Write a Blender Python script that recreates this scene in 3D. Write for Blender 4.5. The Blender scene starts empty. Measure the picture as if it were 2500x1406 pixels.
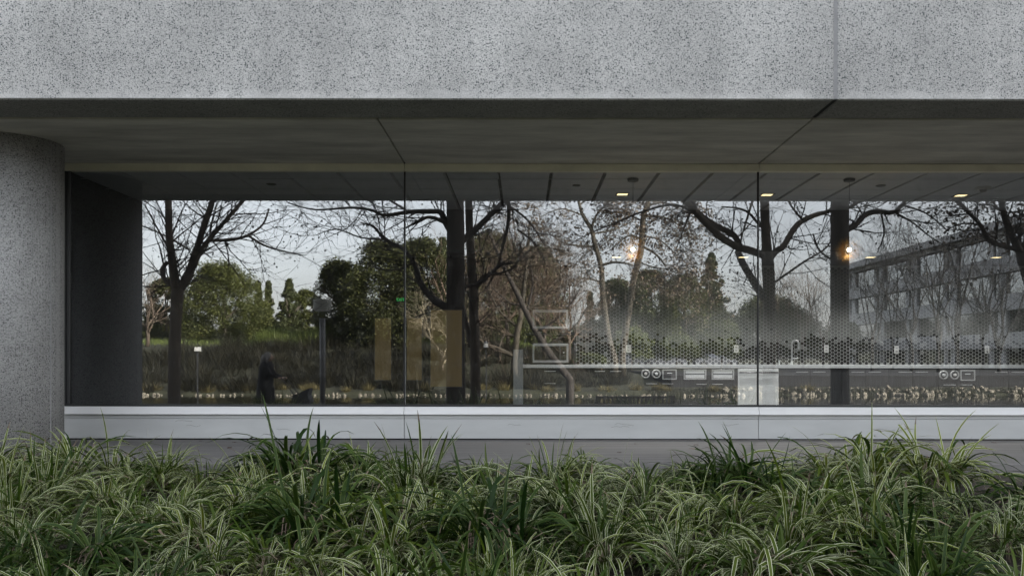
import bpy, math, random
from mathutils import Vector, Matrix, noise as mnoise
C = bpy.context.scene.collection
R_ = random.Random(7)
PI = math.pi
rad = math.radians

# ------------------------------------------------------------------ camera, sky, sun, exposure
F, CX, CY, D, CZ = 2098.0, 1276.0, 874.0, 9.7, 0.92      # focal (px of the 2500 px photo), horizon point, distance to glass, eye height
cam_d = bpy.data.cameras.new('camera'); cam = bpy.data.objects.new('camera', cam_d); C.objects.link(cam)
cam.location = (0, -D, CZ); cam.rotation_euler = (rad(90), rad(-0.06), 0)
cam_d.sensor_width = 36; cam_d.lens = 36*F/2500
cam_d.shift_x = -(CX-1250)/2500; cam_d.shift_y = (CY-703)/2500
cam_d.clip_end = 3000; cam_d.clip_start = 0.05
bpy.context.scene.camera = cam
SUN_EL, SUN_X, SUN_Y = rad(19), 0.80, 0.60                # low sun from behind the building, to the right
sd = Vector((SUN_X*math.cos(SUN_EL), SUN_Y*math.cos(SUN_EL), math.sin(SUN_EL)))
w = bpy.data.worlds.new('World'); bpy.context.scene.world = w; w.use_nodes = True
nt = w.node_tree; bg = nt.nodes['Background']
sky = nt.nodes.new('ShaderNodeTexSky'); sky.sky_type = 'NISHITA'; sky.sun_disc = False
sky.sun_elevation = SUN_EL; sky.sun_rotation = math.atan2(SUN_X, SUN_Y); sky.dust_density = 2.5; sky.air_density = 1.0
hs = nt.nodes.new('ShaderNodeHueSaturation'); hs.inputs['Saturation'].default_value = 0.24
tc = nt.nodes.new('ShaderNodeTexCoord'); mp = nt.nodes.new('ShaderNodeMapping'); mp.inputs['Scale'].default_value = (1.5, 1.5, 14)
mp.inputs['Rotation'].default_value = (0.05, 0.08, 0)
cn = nt.nodes.new('ShaderNodeTexNoise'); cn.inputs['Scale'].default_value = 2.2; cn.inputs['Detail'].default_value = 7; cn.inputs['Roughness'].default_value = 0.6
cr = nt.nodes.new('ShaderNodeMapRange'); cr.inputs[1].default_value = 0.38; cr.inputs[2].default_value = 0.72; cr.inputs[3].default_value = 0.94; cr.inputs[4].default_value = 1.14
mx = nt.nodes.new('ShaderNodeVectorMath'); mx.operation = 'SCALE'
nt.links.new(sky.outputs[0], hs.inputs['Color']); nt.links.new(tc.outputs['Generated'], mp.inputs[0]); nt.links.new(mp.outputs[0], cn.inputs['Vector'])
nt.links.new(cn.outputs['Fac'], cr.inputs[0]); nt.links.new(hs.outputs[0], mx.inputs[0]); nt.links.new(cr.outputs[0], mx.inputs['Scale'])
nt.links.new(mx.outputs[0], bg.inputs['Color']); bg.inputs['Strength'].default_value = 0.15
sl = bpy.data.lights.new('sun', 'SUN'); sl.energy = 4.5; sl.angle = rad(0.5); sl.color = (1, 0.93, 0.80)
so = bpy.data.objects.new('sun', sl); C.objects.link(so); so.rotation_euler = (-sd).to_track_quat('-Z', 'Y').to_euler()
vs = bpy.context.scene.view_settings; vs.view_transform = 'Standard'; vs.look = 'None'; vs.gamma = 1; vs.exposure = 2.18; vs.use_curve_mapping = False
cy = bpy.context.scene.cycles
cy.max_bounces = 10; cy.transparent_max_bounces = 12; cy.glossy_bounces = 5; cy.diffuse_bounces = 4; cy.caustics_reflective = False; cy.caustics_refractive = False
cy.sample_clamp_indirect = 4.0

# ------------------------------------------------------------------ helpers
def V(px, py, d):                                        # a photo pixel at distance d in front of the camera
    return Vector(((px-CX)/F*d, d-D, CZ-(py-CY)/F*d))
def RF(px, py, d):                                       # the real place of a thing the glass (plane Y = 0) mirrors
    p = V(px, py, d); return Vector((p.x, -p.y, p.z))

def nodes_of(m):
    nt = m.node_tree; return nt, nt.nodes, nt.links
def mat(name, col, rough=0.6, metal=0.0, var=0.0, vscale=5.0, bump=0.0, bscale=40.0, stretch=(1, 1, 1), col2=None, spec=0.5, coat=0.0):
    m = bpy.data.materials.new(name); m.use_nodes = True; nt, N, L = nodes_of(m); b = N['Principled BSDF']
    b.inputs['Base Color'].default_value = (*col, 1); b.inputs['Roughness'].default_value = rough; b.inputs['Metallic'].default_value = metal
    b.inputs['Specular IOR Level'].default_value = spec; b.inputs['Coat Weight'].default_value = coat
    if var > 0 or bump > 0 or col2:
        t = N.new('ShaderNodeTexCoord'); mp = N.new('ShaderNodeMapping'); mp.inputs['Scale'].default_value = stretch
        L.new(t.outputs['Object'], mp.inputs[0])
    if var > 0 or col2:
        n = N.new('ShaderNodeTexNoise'); n.inputs['Scale'].default_value = vscale; n.inputs['Detail'].default_value = 6; n.inputs['Roughness'].default_value = 0.62
        L.new(mp.outputs[0], n.inputs['Vector'])
        r = N.new('ShaderNodeValToRGB'); r.color_ramp.elements[0].position = 0.32; r.color_ramp.elements[1].position = 0.68
        c2 = col2 if col2 else tuple(min(1, c*(1+var)) for c in col); c1 = col if col2 else tuple(c*(1-var) for c in col)
        r.color_ramp.elements[0].color = (*c1, 1); r.color_ramp.elements[1].color = (*c2, 1)
        L.new(n.outputs['Fac'], r.inputs[0]); L.new(r.outputs[0], b.inputs['Base Color'])
    if bump > 0:
        n2 = N.new('ShaderNodeTexNoise'); n2.inputs['Scale'].default_value = bscale; n2.inputs['Detail'].default_value = 5
        L.new(mp.outputs[0], n2.inputs['Vector'])
        bp = N.new('ShaderNodeBump'); bp.inputs['Strength'].default_value = bump; bp.inputs['Distance'].default_value = 0.02
        L.new(n2.outputs['Fac'], bp.inputs['Height']); L.new(bp.outputs[0], b.inputs['Normal'])
    return m
def emit(name, col, s):
    m = bpy.data.materials.new(name); m.use_nodes = True; nt, N, L = nodes_of(m)
    b = N['Principled BSDF']; b.inputs['Base Color'].default_value = (*col, 1); b.inputs['Emission Color'].default_value = (*col, 1); b.inputs['Emission Strength'].default_value = s
    return m
def concrete(name, base, dark, scale=62.0, amount=0.2, edge=None):
    """exposed aggregate: pale paste, dark stones of mixed size, slow mottling"""
    m = bpy.data.materials.new(name); m.use_nodes = True; nt, N, L = nodes_of(m); b = N['Principled BSDF']; b.inputs['Roughness'].default_value = 0.85
    t = N.new('ShaderNodeTexCoord')
    cols = []
    for sc, am, lo in ((scale, amount, 0.42), (scale*2.3, amount*1.5, 0.46)):
        v = N.new('ShaderNodeTexVoronoi'); v.inputs['Scale'].default_value = sc; v.inputs['Randomness'].default_value = 1
        wn = N.new('ShaderNodeTexNoise'); wn.inputs['Scale'].default_value = sc*1.6; wn.inputs['Detail'].default_value = 2
        ad = N.new('ShaderNodeVectorMath'); ad.operation = 'MULTIPLY_ADD'; ad.inputs[1].default_value = (0.5/sc,)*3
        L.new(t.outputs['Object'], wn.inputs['Vector']); L.new(wn.outputs['Color'], ad.inputs[0]); L.new(t.outputs['Object'], ad.inputs[2]); L.new(ad.outputs[0], v.inputs['Vector'])
        sp = N.new('ShaderNodeSeparateColor'); L.new(v.outputs['Color'], sp.inputs[0])
        lt = N.new('ShaderNodeMath'); lt.operation = 'LESS_THAN'; lt.inputs[1].default_value = am; L.new(sp.outputs[0], lt.inputs[0])
        dm = N.new('ShaderNodeMath'); dm.operation = 'LESS_THAN'; dm.inputs[1].default_value = lo; L.new(v.outputs['Distance'], dm.inputs[0])
        mu = N.new('ShaderNodeMath'); mu.operation = 'MULTIPLY'; L.new(lt.outputs[0], mu.inputs[0]); L.new(dm.outputs[0], mu.inputs[1])
        dk = N.new('ShaderNodeMath'); dk.operation = 'MULTIPLY'; L.new(mu.outputs[0], dk.inputs[0])
        mr = N.new('ShaderNodeMapRange'); mr.inputs[3].default_value = 0.55; mr.inputs[4].default_value = 1.0; L.new(sp.outputs[1], mr.inputs[0]); L.new(mr.outputs[0], dk.inputs[1])
        cols.append(dk)
    mxm = N.new('ShaderNodeMath'); mxm.operation = 'MAXIMUM'; L.new(cols[0].outputs[0], mxm.inputs[0]); L.new(cols[1].outputs[0], mxm.inputs[1])
    fade = None
    if edge is not None:                                   # paste-rich, lime-bloomed lower arris and odd smooth patches
        sx = N.new('ShaderNodeSeparateXYZ'); L.new(t.outputs['Object'], sx.inputs[0])
        en = N.new('ShaderNodeTexNoise'); en.inputs['Scale'].default_value = 5; en.inputs['Detail'].default_value = 8; L.new(t.outputs['Object'], en.inputs['Vector'])
        e1 = N.new('ShaderNodeMapRange'); e1.inputs[1].default_value = edge+0.005; e1.inputs[2].default_value = edge+0.13; e1.inputs[3].default_value = 0.42; e1.inputs[4].default_value = 0.0; L.new(sx.outputs['Z'], e1.inputs[0])
        e2 = N.new('ShaderNodeMath'); e2.operation = 'ADD'; L.new(e1.outputs[0], e2.inputs[0]); L.new(en.outputs['Fac'], e2.inputs[1])
        e3 = N.new('ShaderNodeMapRange'); e3.inputs[1].default_value = 0.66; e3.inputs[2].default_value = 0.86; L.new(e2.outputs[0], e3.inputs[0]); fade = e3
    n = N.new('ShaderNodeTexNoise'); n.inputs['Scale'].default_value = 1.1; n.inputs['Detail'].default_value = 9; n.inputs['Roughness'].default_value = 0.7; L.new(t.outputs['Object'], n.inputs['Vector'])
    n3 = N.new('ShaderNodeTexNoise'); n3.inputs['Scale'].default_value = 95; n3.inputs['Detail'].default_value = 3; L.new(t.outputs['Object'], n3.inputs['Vector'])
    av = N.new('ShaderNodeMath'); av.operation = 'ADD'; L.new(n.outputs['Fac'], av.inputs[0]); L.new(n3.outputs['Fac'], av.inputs[1])
    rp = N.new('ShaderNodeMapRange'); rp.inputs[1].default_value = 0.6; rp.inputs[2].default_value = 1.4; rp.inputs[3].default_value = 0.60; rp.inputs[4].default_value = 1.40; L.new(av.outputs[0], rp.inputs[0])
    ms = N.new('ShaderNodeMapping'); ms.inputs['Scale'].default_value = (2.6, 2.6, 0.22); L.new(t.outputs['Object'], ms.inputs[0])
    ns = N.new('ShaderNodeTexNoise'); ns.inputs['Scale'].default_value = 2.0; ns.inputs['Detail'].default_value = 6; L.new(ms.outputs[0], ns.inputs['Vector'])
    rs = N.new('ShaderNodeMapRange'); rs.inputs[1].default_value = 0.3; rs.inputs[2].default_value = 0.7; rs.inputs[3].default_value = 0.92; rs.inputs[4].default_value = 1.05; L.new(ns.outputs['Fac'], rs.inputs[0])
    m3 = N.new('ShaderNodeMath'); m3.operation = 'MULTIPLY'; L.new(rp.outputs[0], m3.inputs[0]); L.new(rs.outputs[0], m3.inputs[1]); rp = m3
    sc_ = N.new('ShaderNodeVectorMath'); sc_.operation = 'SCALE'; sc_.inputs[0].default_value = base; L.new(rp.outputs[0], sc_.inputs['Scale'])
    if fade:
        iv = N.new('ShaderNodeMapRange'); iv.inputs[3].default_value = 1.0; iv.inputs[4].default_value = 0.25; L.new(fade.outputs[0], iv.inputs[0])
        fm = N.new('ShaderNodeMath'); fm.operation = 'MULTIPLY'; L.new(mxm.outputs[0], fm.inputs[0]); L.new(iv.outputs[0], fm.inputs[1]); mxm = fm
        gl_ = N.new('ShaderNodeMapRange'); gl_.inputs[3].default_value = 1.0; gl_.inputs[4].default_value = 1.10; L.new(fade.outputs[0], gl_.inputs[0])
        m4 = N.new('ShaderNodeMath'); m4.operation = 'MULTIPLY'; L.new(rp.outputs[0], m4.inputs[0]); L.new(gl_.outputs[0], m4.inputs[1]); L.new(m4.outputs[0], sc_.inputs['Scale'])
    mix = N.new('ShaderNodeMix'); mix.data_type = 'RGBA'; L.new(mxm.outputs[0], mix.inputs['Factor']); L.new(sc_.outputs[0], mix.inputs['A']); mix.inputs['B'].default_value = (*dark, 1)
    L.new(mix.outputs['Result'], b.inputs['Base Color'])
    bp = N.new('ShaderNodeBump'); bp.inputs['Strength'].default_value = 0.35; bp.inputs['Distance'].default_value = 0.004; L.new(n3.outputs['Fac'], bp.inputs['Height']); L.new(bp.outputs[0], b.inputs['Normal'])
    return m
def glass_mat(name, fac, tint):
    m = bpy.data.materials.new(name); m.use_nodes = True; nt, N, L = nodes_of(m)
    out = N['Material Output']; N.remove(N['Principled BSDF'])
    tr = N.new('ShaderNodeBsdfTransparent'); tr.inputs[0].default_value = (*tint, 1)
    gl = N.new('ShaderNodeBsdfGlossy'); gl.inputs['Roughness'].default_value = 0.0; gl.inputs['Color'].default_value = (0.95, 0.97, 1.0, 1)
    t = N.new('ShaderNodeTexCoord'); n = N.new('ShaderNodeTexNoise'); n.inputs['Scale'].default_value = 1.3; n.inputs['Detail'].default_value = 1; L.new(t.outputs['Object'], n.inputs['Vector'])
    bp = N.new('ShaderNodeBump'); bp.inputs['Strength'].default_value = 0.07; bp.inputs['Distance'].default_value = 0.004; L.new(n.outputs['Fac'], bp.inputs['Height']); L.new(bp.outputs[0], gl.inputs['Normal'])
    mx = N.new('ShaderNodeMixShader'); mx.inputs[0].default_value = fac
    L.new(tr.outputs[0], mx.inputs[1]); L.new(gl.outputs[0], mx.inputs[2])
    # thin film of dust and water marks
    df = N.new('ShaderNodeBsdfDiffuse'); df.inputs[0].default_value = (0.45, 0.45, 0.44, 1)
    n2 = N.new('ShaderNodeTexNoise'); n2.inputs['Scale'].default_value = 9; n2.inputs['Detail'].default_value = 8; L.new(t.outputs['Object'], n2.inputs['Vector'])
    mr = N.new('ShaderNodeMapRange'); mr.inputs[1].default_value = 0.5; mr.inputs[2].default_value = 0.85; mr.inputs[3].default_value = 0.006; mr.inputs[4].default_value = 0.05; L.new(n2.outputs['Fac'], mr.inputs[0])
    m2 = N.new('ShaderNodeMixShader'); L.new(mr.outputs[0], m2.inputs[0]); L.new(mx.outputs[0], m2.inputs[1]); L.new(df.outputs[0], m2.inputs[2])
    L.new(m2.outputs[0], out.inputs['Surface'])
    return m
def leaf_mat(name, c1, c2, trans=0.3, rough=0.5):
    """leaves: colour runs from c1 to c2 by the leaf's own random value"""
    m = bpy.data.materials.new(name); m.use_nodes = True; nt, N, L = nodes_of(m); out = N['Material Output']; b = N['Principled BSDF']
    a = N.new('ShaderNodeAttribute'); a.attribute_name = 'v'
    r = N.new('ShaderNodeMix'); r.data_type = 'RGBA'; r.inputs['A'].default_value = (*c1, 1); r.inputs['B'].default_value = (*c2, 1)
    L.new(a.outputs['Fac'], r.inputs['Factor']); L.new(r.outputs['Result'], b.inputs['Base Color']); b.inputs['Roughness'].default_value = rough; b.inputs['Specular IOR Level'].default_value = 0.3
    tl = N.new('ShaderNodeBsdfTranslucent'); L.new(r.outputs['Result'], tl.inputs[0])
    mx = N.new('ShaderNodeMixShader'); mx.inputs[0].default_value = trans; L.new(b.outputs[0], mx.inputs[1]); L.new(tl.outputs[0], mx.inputs[2]); L.new(mx.outputs[0], out.inputs['Surface'])
    return m
def blade_mat(name, green, green2, edge, edge_w):
    """strap leaf: green middle, cream margins across the blade ('u'), tone by blade ('v')"""
    m = bpy.data.materials.new(name); m.use_nodes = True; nt, N, L = nodes_of(m); out = N['Material Output']; b = N['Principled BSDF']
    a = N.new('ShaderNodeAttribute'); a.attribute_name = 'v'; u = N.new('ShaderNodeAttribute'); u.attribute_name = 'u'
    g = N.new('ShaderNodeMix'); g.data_type = 'RGBA'; g.inputs['A'].default_value = (*green, 1); g.inputs['B'].default_value = (*green2, 1)
    oi = N.new('ShaderNodeObjectInfo'); orr = N.new('ShaderNodeMapRange'); orr.inputs[3].default_value = 0.35; orr.inputs[4].default_value = 1.15; L.new(oi.outputs['Random'], orr.inputs[0])
    gm = N.new('ShaderNodeMath'); gm.operation = 'MULTIPLY'; L.new(a.outputs['Fac'], gm.inputs[0]); L.new(orr.outputs[0], gm.inputs[1]); L.new(gm.outputs[0], g.inputs['Factor'])
    s = N.new('ShaderNodeMath'); s.operation = 'SUBTRACT'; s.inputs[1].default_value = 0.5; L.new(u.outputs['Fac'], s.inputs[0])
    ab = N.new('ShaderNodeMath'); ab.operation = 'ABSOLUTE'; L.new(s.outputs[0], ab.inputs[0])
    mr = N.new('ShaderNodeMapRange'); mr.inputs[1].default_value = 0.5-edge_w-0.06; mr.inputs[2].default_value = 0.5-edge_w+0.04; L.new(ab.outputs[0], mr.inputs[0])
    lim = N.new('ShaderNodeMath'); lim.operation = 'GREATER_THAN'; lim.inputs[1].default_value = 0.38; L.new(a.outputs['Fac'], lim.inputs[0])
    mu = N.new('ShaderNodeMath'); mu.operation = 'MULTIPLY'; L.new(mr.outputs[0], mu.inputs[0]); L.new(lim.outputs[0], mu.inputs[1])
    e = N.new('ShaderNodeMix'); e.data_type = 'RGBA'; e.inputs['B'].default_value = (*edge, 1); L.new(mu.outputs[0], e.inputs['Factor']); L.new(g.outputs['Result'], e.inputs['A'])
    L.new(e.outputs['Result'], b.inputs['Base Color']); b.inputs['Roughness'].default_value = 0.45; b.inputs['Specular IOR Level'].default_value = 0.25
    tl = N.new('ShaderNodeBsdfTranslucent'); L.new(e.outputs['Result'], tl.inputs[0])
    mx = N.new('ShaderNodeMixShader'); mx.inputs[0].default_value = 0.22; L.new(b.outputs[0], mx.inputs[1]); L.new(tl.outputs[0], mx.inputs[2]); L.new(mx.outputs[0], out.inputs['Surface'])
    return m

class MB:
    def __init__(s): s.v = []; s.f = []; s.m = []; s.vv = []; s.uu = []
    def vert(s, p, val=0.5, u=0.5): s.v.append(tuple(p)); s.vv.append(val); s.uu.append(u); return len(s.v)-1
    def face(s, idx, m=0): s.f.append(tuple(idx)); s.m.append(m)
    def box(s, x0, x1, y0, y1, z0, z1, m=0, bev=0.0):
        if bev > 0:                                       # chamfered long edges all round
            b = bev; n = len(s.v)
            X = (x0, x1); Y = (y0, y1); Z = (z0, z1)
            idx = {}
            for i in (0, 1):
                for j in (0, 1):
                    for k in (0, 1):
                        sx, sy, sz = (1-2*i), (1-2*j), (1-2*k)
                        for ax in range(3):
                            p = [X[i]+sx*b, Y[j]+sy*b, Z[k]+sz*b]; p[ax] = (X[i], Y[j], Z[k])[ax]
                            idx[(i, j, k, ax)] = s.vert(p)
            for ax in range(3):
                o1, o2 = [a for a in range(3) if a != ax]
                for e in (0, 1):
                    q = []
                    for (a, c) in ((0, 0), (1, 0), (1, 1), (0, 1)):
                        t = [0, 0, 0]; t[ax] = e; t[o1] = a; t[o2] = c; q.append(idx[(*t, ax)])
                    s.face(q, m)
                for a in (0, 1):
                    for c in (0, 1):
                        t0 = [0, 0, 0]; t1 = [0, 0, 0]; t0[o1] = t1[o1] = a; t0[o2] = t1[o2] = c; t1[ax] = 1
                        s.face((idx[(*t0, o1)], idx[(*t1, o1)], idx[(*t1, o2)], idx[(*t0, o2)]), m)
            for i in (0, 1):
                for j in (0, 1):
                    for k in (0, 1): s.face([idx[(i, j, k, a)] for a in range(3)], m)
            return
        n = len(s.v)
        for p in ((x0, y0, z0), (x1, y0, z0), (x1, y1, z0), (x0, y1, z0), (x0, y0, z1), (x1, y0, z1), (x1, y1, z1), (x0, y1, z1)): s.vert(p)
        for q in ((0, 3, 2, 1), (4, 5, 6, 7), (0, 1, 5, 4), (1, 2, 6, 5), (2, 3, 7, 6), (3, 0, 4, 7)): s.face([n+i for i in q], m)
    def tube(s, pts, rads, sides=6, m=0, cap=True, val=0.5):
        pts = [Vector(p) for p in pts]; rings = []; up = None
        for i, p in enumerate(pts):
            t = (pts[min(i+1, len(pts)-1)]-pts[max(i-1, 0)])
            if t.length < 1e-9: t = Vector((0, 0, 1))
            t.normalize()
            if up is None: up = t.orthogonal().normalized()
            else:
                up = up - t*up.dot(t)
                up = up.normalized() if up.length > 1e-6 else t.orthogonal().normalized()
            sd_ = t.cross(up); r = rads[i] if hasattr(rads, '__len__') else rads
            rings.append([s.vert(p+(up*math.cos(a)+sd_*math.sin(a))*r, val) for a in [2*PI*k/sides for k in range(sides)]])
        for a, b in zip(rings, rings[1:]):
            for k in range(sides): s.face((a[k], a[(k+1) % sides], b[(k+1) % sides], b[k]), m)
        if cap and sides > 2: s.face(rings[0][::-1], m); s.face(rings[-1], m)
    def lathe(s, prof, sides=24, c=(0, 0, 0), m=0, axis='z'):
        rings = []
        for r, h in prof:
            ring = []
            for k in range(sides):
                a = 2*PI*k/sides; x, y = r*math.cos(a), r*math.sin(a)
                p = (c[0]+x, c[1]+y, c[2]+h) if axis == 'z' else (c[0]+x, c[1]-h, c[2]+y)
                ring.append(s.vert(p))
            rings.append(ring)
        for a, b in zip(rings, rings[1:]):
            for k in range(sides): s.face((a[k], a[(k+1) % sides], b[(k+1) % sides], b[k]), m)
        s.face(rings[0][::-1], m); s.face(rings[-1], m)
    def ball(s, c, r, seg=6, rings=4, m=0, sc=(1, 1, 1)):
        n = len(s.v); s.vert((c[0], c[1], c[2]-r*sc[2]))
        for i in range(1, rings):
            th = PI*i/rings
            for k in range(seg):
                a = 2*PI*k/seg; s.vert((c[0]+r*sc[0]*math.sin(th)*math.cos(a), c[1]+r*sc[1]*math.sin(th)*math.sin(a), c[2]-r*sc[2]*math.cos(th)))
        top = s.vert((c[0], c[1], c[2]+r*sc[2]))
        for k in range(seg): s.face((n, n+1+(k+1) % seg, n+1+k), m)
        for i in range(rings-2):
            for k in range(seg):
                a = n+1+i*seg; s.face((a+k, a+(k+1) % seg, a+seg+(k+1) % seg, a+seg+k), m)
        a = n+1+(rings-2)*seg
        for k in range(seg): s.face((a+k, a+(k+1) % seg, top), m)
    def build(s, name, mats, parent=None, smooth=False, attrs=False, flip=False):
        me = bpy.data.meshes.new(name); me.from_pydata(s.v, [], s.f); me.validate()
        if not isinstance(mats, (list, tuple)): mats = [mats]
        for q in mats: me.materials.append(q)
        if len(mats) > 1: me.polygons.foreach_set('material_index', s.m)
        if smooth: me.polygons.foreach_set('use_smooth', [True]*len(me.polygons))
        if attrs:
            a = me.attributes.new('v', 'FLOAT', 'POINT'); a.data.foreach_set('value', s.vv)
            a = me.attributes.new('u', 'FLOAT', 'POINT'); a.data.foreach_set('value', s.uu)
        me.update()
        o = bpy.data.objects.new(name, me); C.objects.link(o)
        if parent is not None: o.parent = parent
        return o
def tag(o, label=None, cat=None, group=None, kind=None):
    if label: o['label'] = label
    if cat: o['category'] = cat
    if group: o['group'] = group
    if kind: o['kind'] = kind
    return o
def thing(name, label, cat, loc=(0, 0, 0), rz=0.0, group=None):
    o = bpy.data.objects.new(name, None); C.objects.link(o); o.location = loc; o.rotation_euler = (0, 0, rz); o.empty_display_size = 0.1
    return tag(o, label, cat, group)
def dup(o, parent=None):
    c = o.copy(); C.objects.link(c)
    if parent is not None: c.parent = parent
    for ch in list(o.children): dup(ch, c)
    return c
def rot_mesh_normals(o): pass
def sm(a, b, x):
    t = max(0.0, min(1.0, (x-a)/(b-a))); return t*t*(3-2*t)

# ------------------------------------------------------------------ materials
M_fascia = concrete('speckled_concrete', (0.495, 0.487, 0.478), (0.03, 0.045, 0.048), 74, 0.33, 3.12)
M_column = concrete('column_concrete', (0.43, 0.43, 0.43), (0.035, 0.036, 0.038), 76, 0.33)
M_fasc_under = concrete('underside_concrete', (0.28, 0.28, 0.26), (0.05, 0.05, 0.048), 66, 0.2)  # darker concrete for the underside faces of the fascia panels
M_soffit = mat('soffit_concrete', (0.56, 0.55, 0.485), 0.85, var=0.28, vscale=1.6, bump=0.1, bscale=30, stretch=(0.5, 2.0, 1))
M_header = mat('beige_paint', (0.80, 0.77, 0.62), 0.6, var=0.08, vscale=3)
M_caulk = mat('grey_caulk', (0.30, 0.30, 0.305), 0.7, var=0.1, vscale=12)
M_black = mat('black_rubber', (0.012, 0.012, 0.013), 0.6)
M_gap = mat('dark_gap', (0.01, 0.01, 0.01), 0.9)
M_sill = mat('pale_aluminium', (0.86, 0.86, 0.87), 0.42, var=0.04, vscale=6, stretch=(0.3, 1, 3))
M_base = mat('grey_panel', (0.52, 0.53, 0.535), 0.5, var=0.07, vscale=2.2, stretch=(0.5, 1, 2.0))
M_frame = mat('dark_bronze', (0.03, 0.031, 0.033), 0.45)
M_slab = mat('walkway_concrete', (0.175, 0.168, 0.163), 0.8, var=0.3, vscale=4, bump=0.15, bscale=60, stretch=(0.12, 6, 1))
M_glass = glass_mat('coated_glass', 0.222, (0.84, 0.86, 0.86))
M_inner = glass_mat('clear_glass', 0.03, (0.97, 0.97, 0.97))
M_ceil = mat('ceiling_tile', (0.58, 0.60, 0.62), 0.9, var=0.04, vscale=8)
M_ceil_line = mat('ceiling_rail', (0.5, 0.52, 0.55), 0.5)
M_iwall = mat('dark_plaster', (0.08, 0.082, 0.088), 0.8, var=0.05)
M_iback = mat('charcoal_plaster', (0.045, 0.046, 0.05), 0.8)
M_bulk = mat('bulkhead_plaster', (0.07, 0.072, 0.076), 0.8)
M_ifloor = mat('grey_carpet', (0.06, 0.06, 0.062), 0.95, var=0.2, vscale=30)
M_tile_k = mat('black_tile', (0.009, 0.009, 0.009), 0.3, spec=0.2)
M_tile_g = mat('grey_tile', (0.17, 0.175, 0.172), 0.22)
M_tile_d = mat('dark_grey_tile', (0.10, 0.105, 0.105), 0.2)
M_grout = mat('pale_grout', (0.33, 0.335, 0.33), 0.8)
M_counter = mat('counter_stone', (0.46, 0.48, 0.49), 0.35, var=0.06, vscale=30)
M_cab = mat('dark_laminate', (0.024, 0.026, 0.029), 0.55, var=0.4, vscale=6, stretch=(9, 9, 0.5), spec=0.2)
M_steel = mat('brushed_steel', (0.70, 0.72, 0.73), 0.45, 0.5, var=0.08, vscale=5, stretch=(1, 1, 4))
M_fit = mat('satin_fitting', (0.46, 0.47, 0.475), 0.4, 0.6, var=0.12, vscale=9)
M_steel_d = mat('dark_steel', (0.12, 0.12, 0.125), 0.35, 0.8)
M_white = mat('white_plastic', (0.55, 0.55, 0.535), 0.4)
M_endp = mat('slate_panel', (0.17, 0.19, 0.205), 0.55)
M_amber = emit('amber_glow', (0.42, 0.31, 0.14), 0.03)  # emission put in so the far wall panels show; no lamp lights them
M_soil = mat('bark_mulch', (0.02, 0.017, 0.014), 0.95, bump=0.9, bscale=45, col2=(0.085, 0.07, 0.058), vscale=24)
M_blade = blade_mat('striped_leaf', (0.026, 0.058, 0.006), (0.17, 0.215, 0.02), (0.70, 0.72, 0.52), 0.12)
M_blade_g = blade_mat('green_leaf', (0.012, 0.034, 0.006), (0.05, 0.088, 0.014), (0.15, 0.20, 0.06), 0.08)
M_blade_dry = mat('withered_leaf', (0.16, 0.12, 0.085), 0.8, var=0.3, vscale=9)

# ------------------------------------------------------------------ the ground, path, pond
def mound(x): return 1.0-sm(-2, 9, x)
def ground_z(x, y):
    if y > -2.0: return -0.16
    if y > -8.6: z = -0.10-0.50*sm(0, 1, (-2.0-y)/6.6)*1.0
    elif y > -12.6: z = -0.62
    elif y > -17.5: z = -0.62-1.5*sm(-12.6, -17.5, y)
    elif y > -35: z = -2.12
    elif y > -40: z = -2.12+1.25*sm(-35, -40, y)
    else: z = -0.87+0.75*sm(-40, -56, y)
    if y < -40:
        z += (2.25*sm(-40, -62, y)+0.9*sm(-62, -90, y))*mound(x)
        z += 0.35*mnoise.noise(Vector((x*0.07, y*0.07, 3)))*sm(-44, -60, y)
    return z
def axis(parts):
    out = []
    for a, b, n in parts: out += [a+(b-a)*i/n for i in range(n)]
    out.append(parts[-1][1]); return out
xs = axis([(-900, -120, 8), (-120, -40, 16), (-40, 50, 90), (50, 140, 18), (140, 900, 8)])
ys = axis([(-1500, -300, 8), (-300, -100, 20), (-100, -44, 40), (-44, -30, 40), (-30, 1, 62), (1, 60, 6), (60, 900, 6)])
g = MB(); W_ = len(xs)
for y in ys:
    for x in xs:
        bumpz = 0.03*mnoise.noise(Vector((x*1.7, y*1.7, 0))) if -8.6 < y < -2.2 else 0
        g.vert((x, y, ground_z(x, y)+bumpz))
for j in range(len(ys)-1):
    for i in range(W_-1):
        a = j*W_+i; yc = ys[j]; g.face((a, a+1, a+W_+1, a+W_), 0 if yc > -13 else 1)
M_bank = mat('bank_grass', (0.018, 0.019, 0.011), 0.95, bump=0.8, bscale=8, col2=(0.05, 0.052, 0.024), vscale=0.8)
tag(g.build('ground', [M_soil, M_bank], smooth=True), 'sloping planted ground running from the building down to a pond', 'ground', kind='structure')
s = MB(); s.box(-12, 40, -2.16, -0.02, -0.12, 0.0, bev=0.008)
tag(s.build('walkway', M_slab), 'grey concrete walkway strip along the base of the building', 'walkway', kind='structure')
M_path = mat('park_path_concrete', (0.24, 0.23, 0.21), 0.9, var=0.15, vscale=3, bump=0.15, bscale=70)
s = MB(); s.box(-60, 60, -12.4, -9.0, -0.75, -0.585, bev=0.01)
tag(s.build('path', M_path), 'pale concrete footpath between planting bed and pond', 'path', kind='structure')
m = bpy.data.materials.new('pond_water'); m.use_nodes = True; nt, N, L = nodes_of(m); b = N['Principled BSDF']
b.inputs['Base Color'].default_value = (0.018, 0.02, 0.014, 1); b.inputs['Roughness'].default_value = 0.04; b.inputs['IOR'].default_value = 1.33
t = N.new('ShaderNodeTexCoord'); mp = N.new('ShaderNodeMapping'); mp.inputs['Scale'].default_value = (1.0, 2.5, 1); n = N.new('ShaderNodeTexNoise'); n.inputs['Scale'].default_value = 2.2; n.inputs['Detail'].default_value = 3
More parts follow.
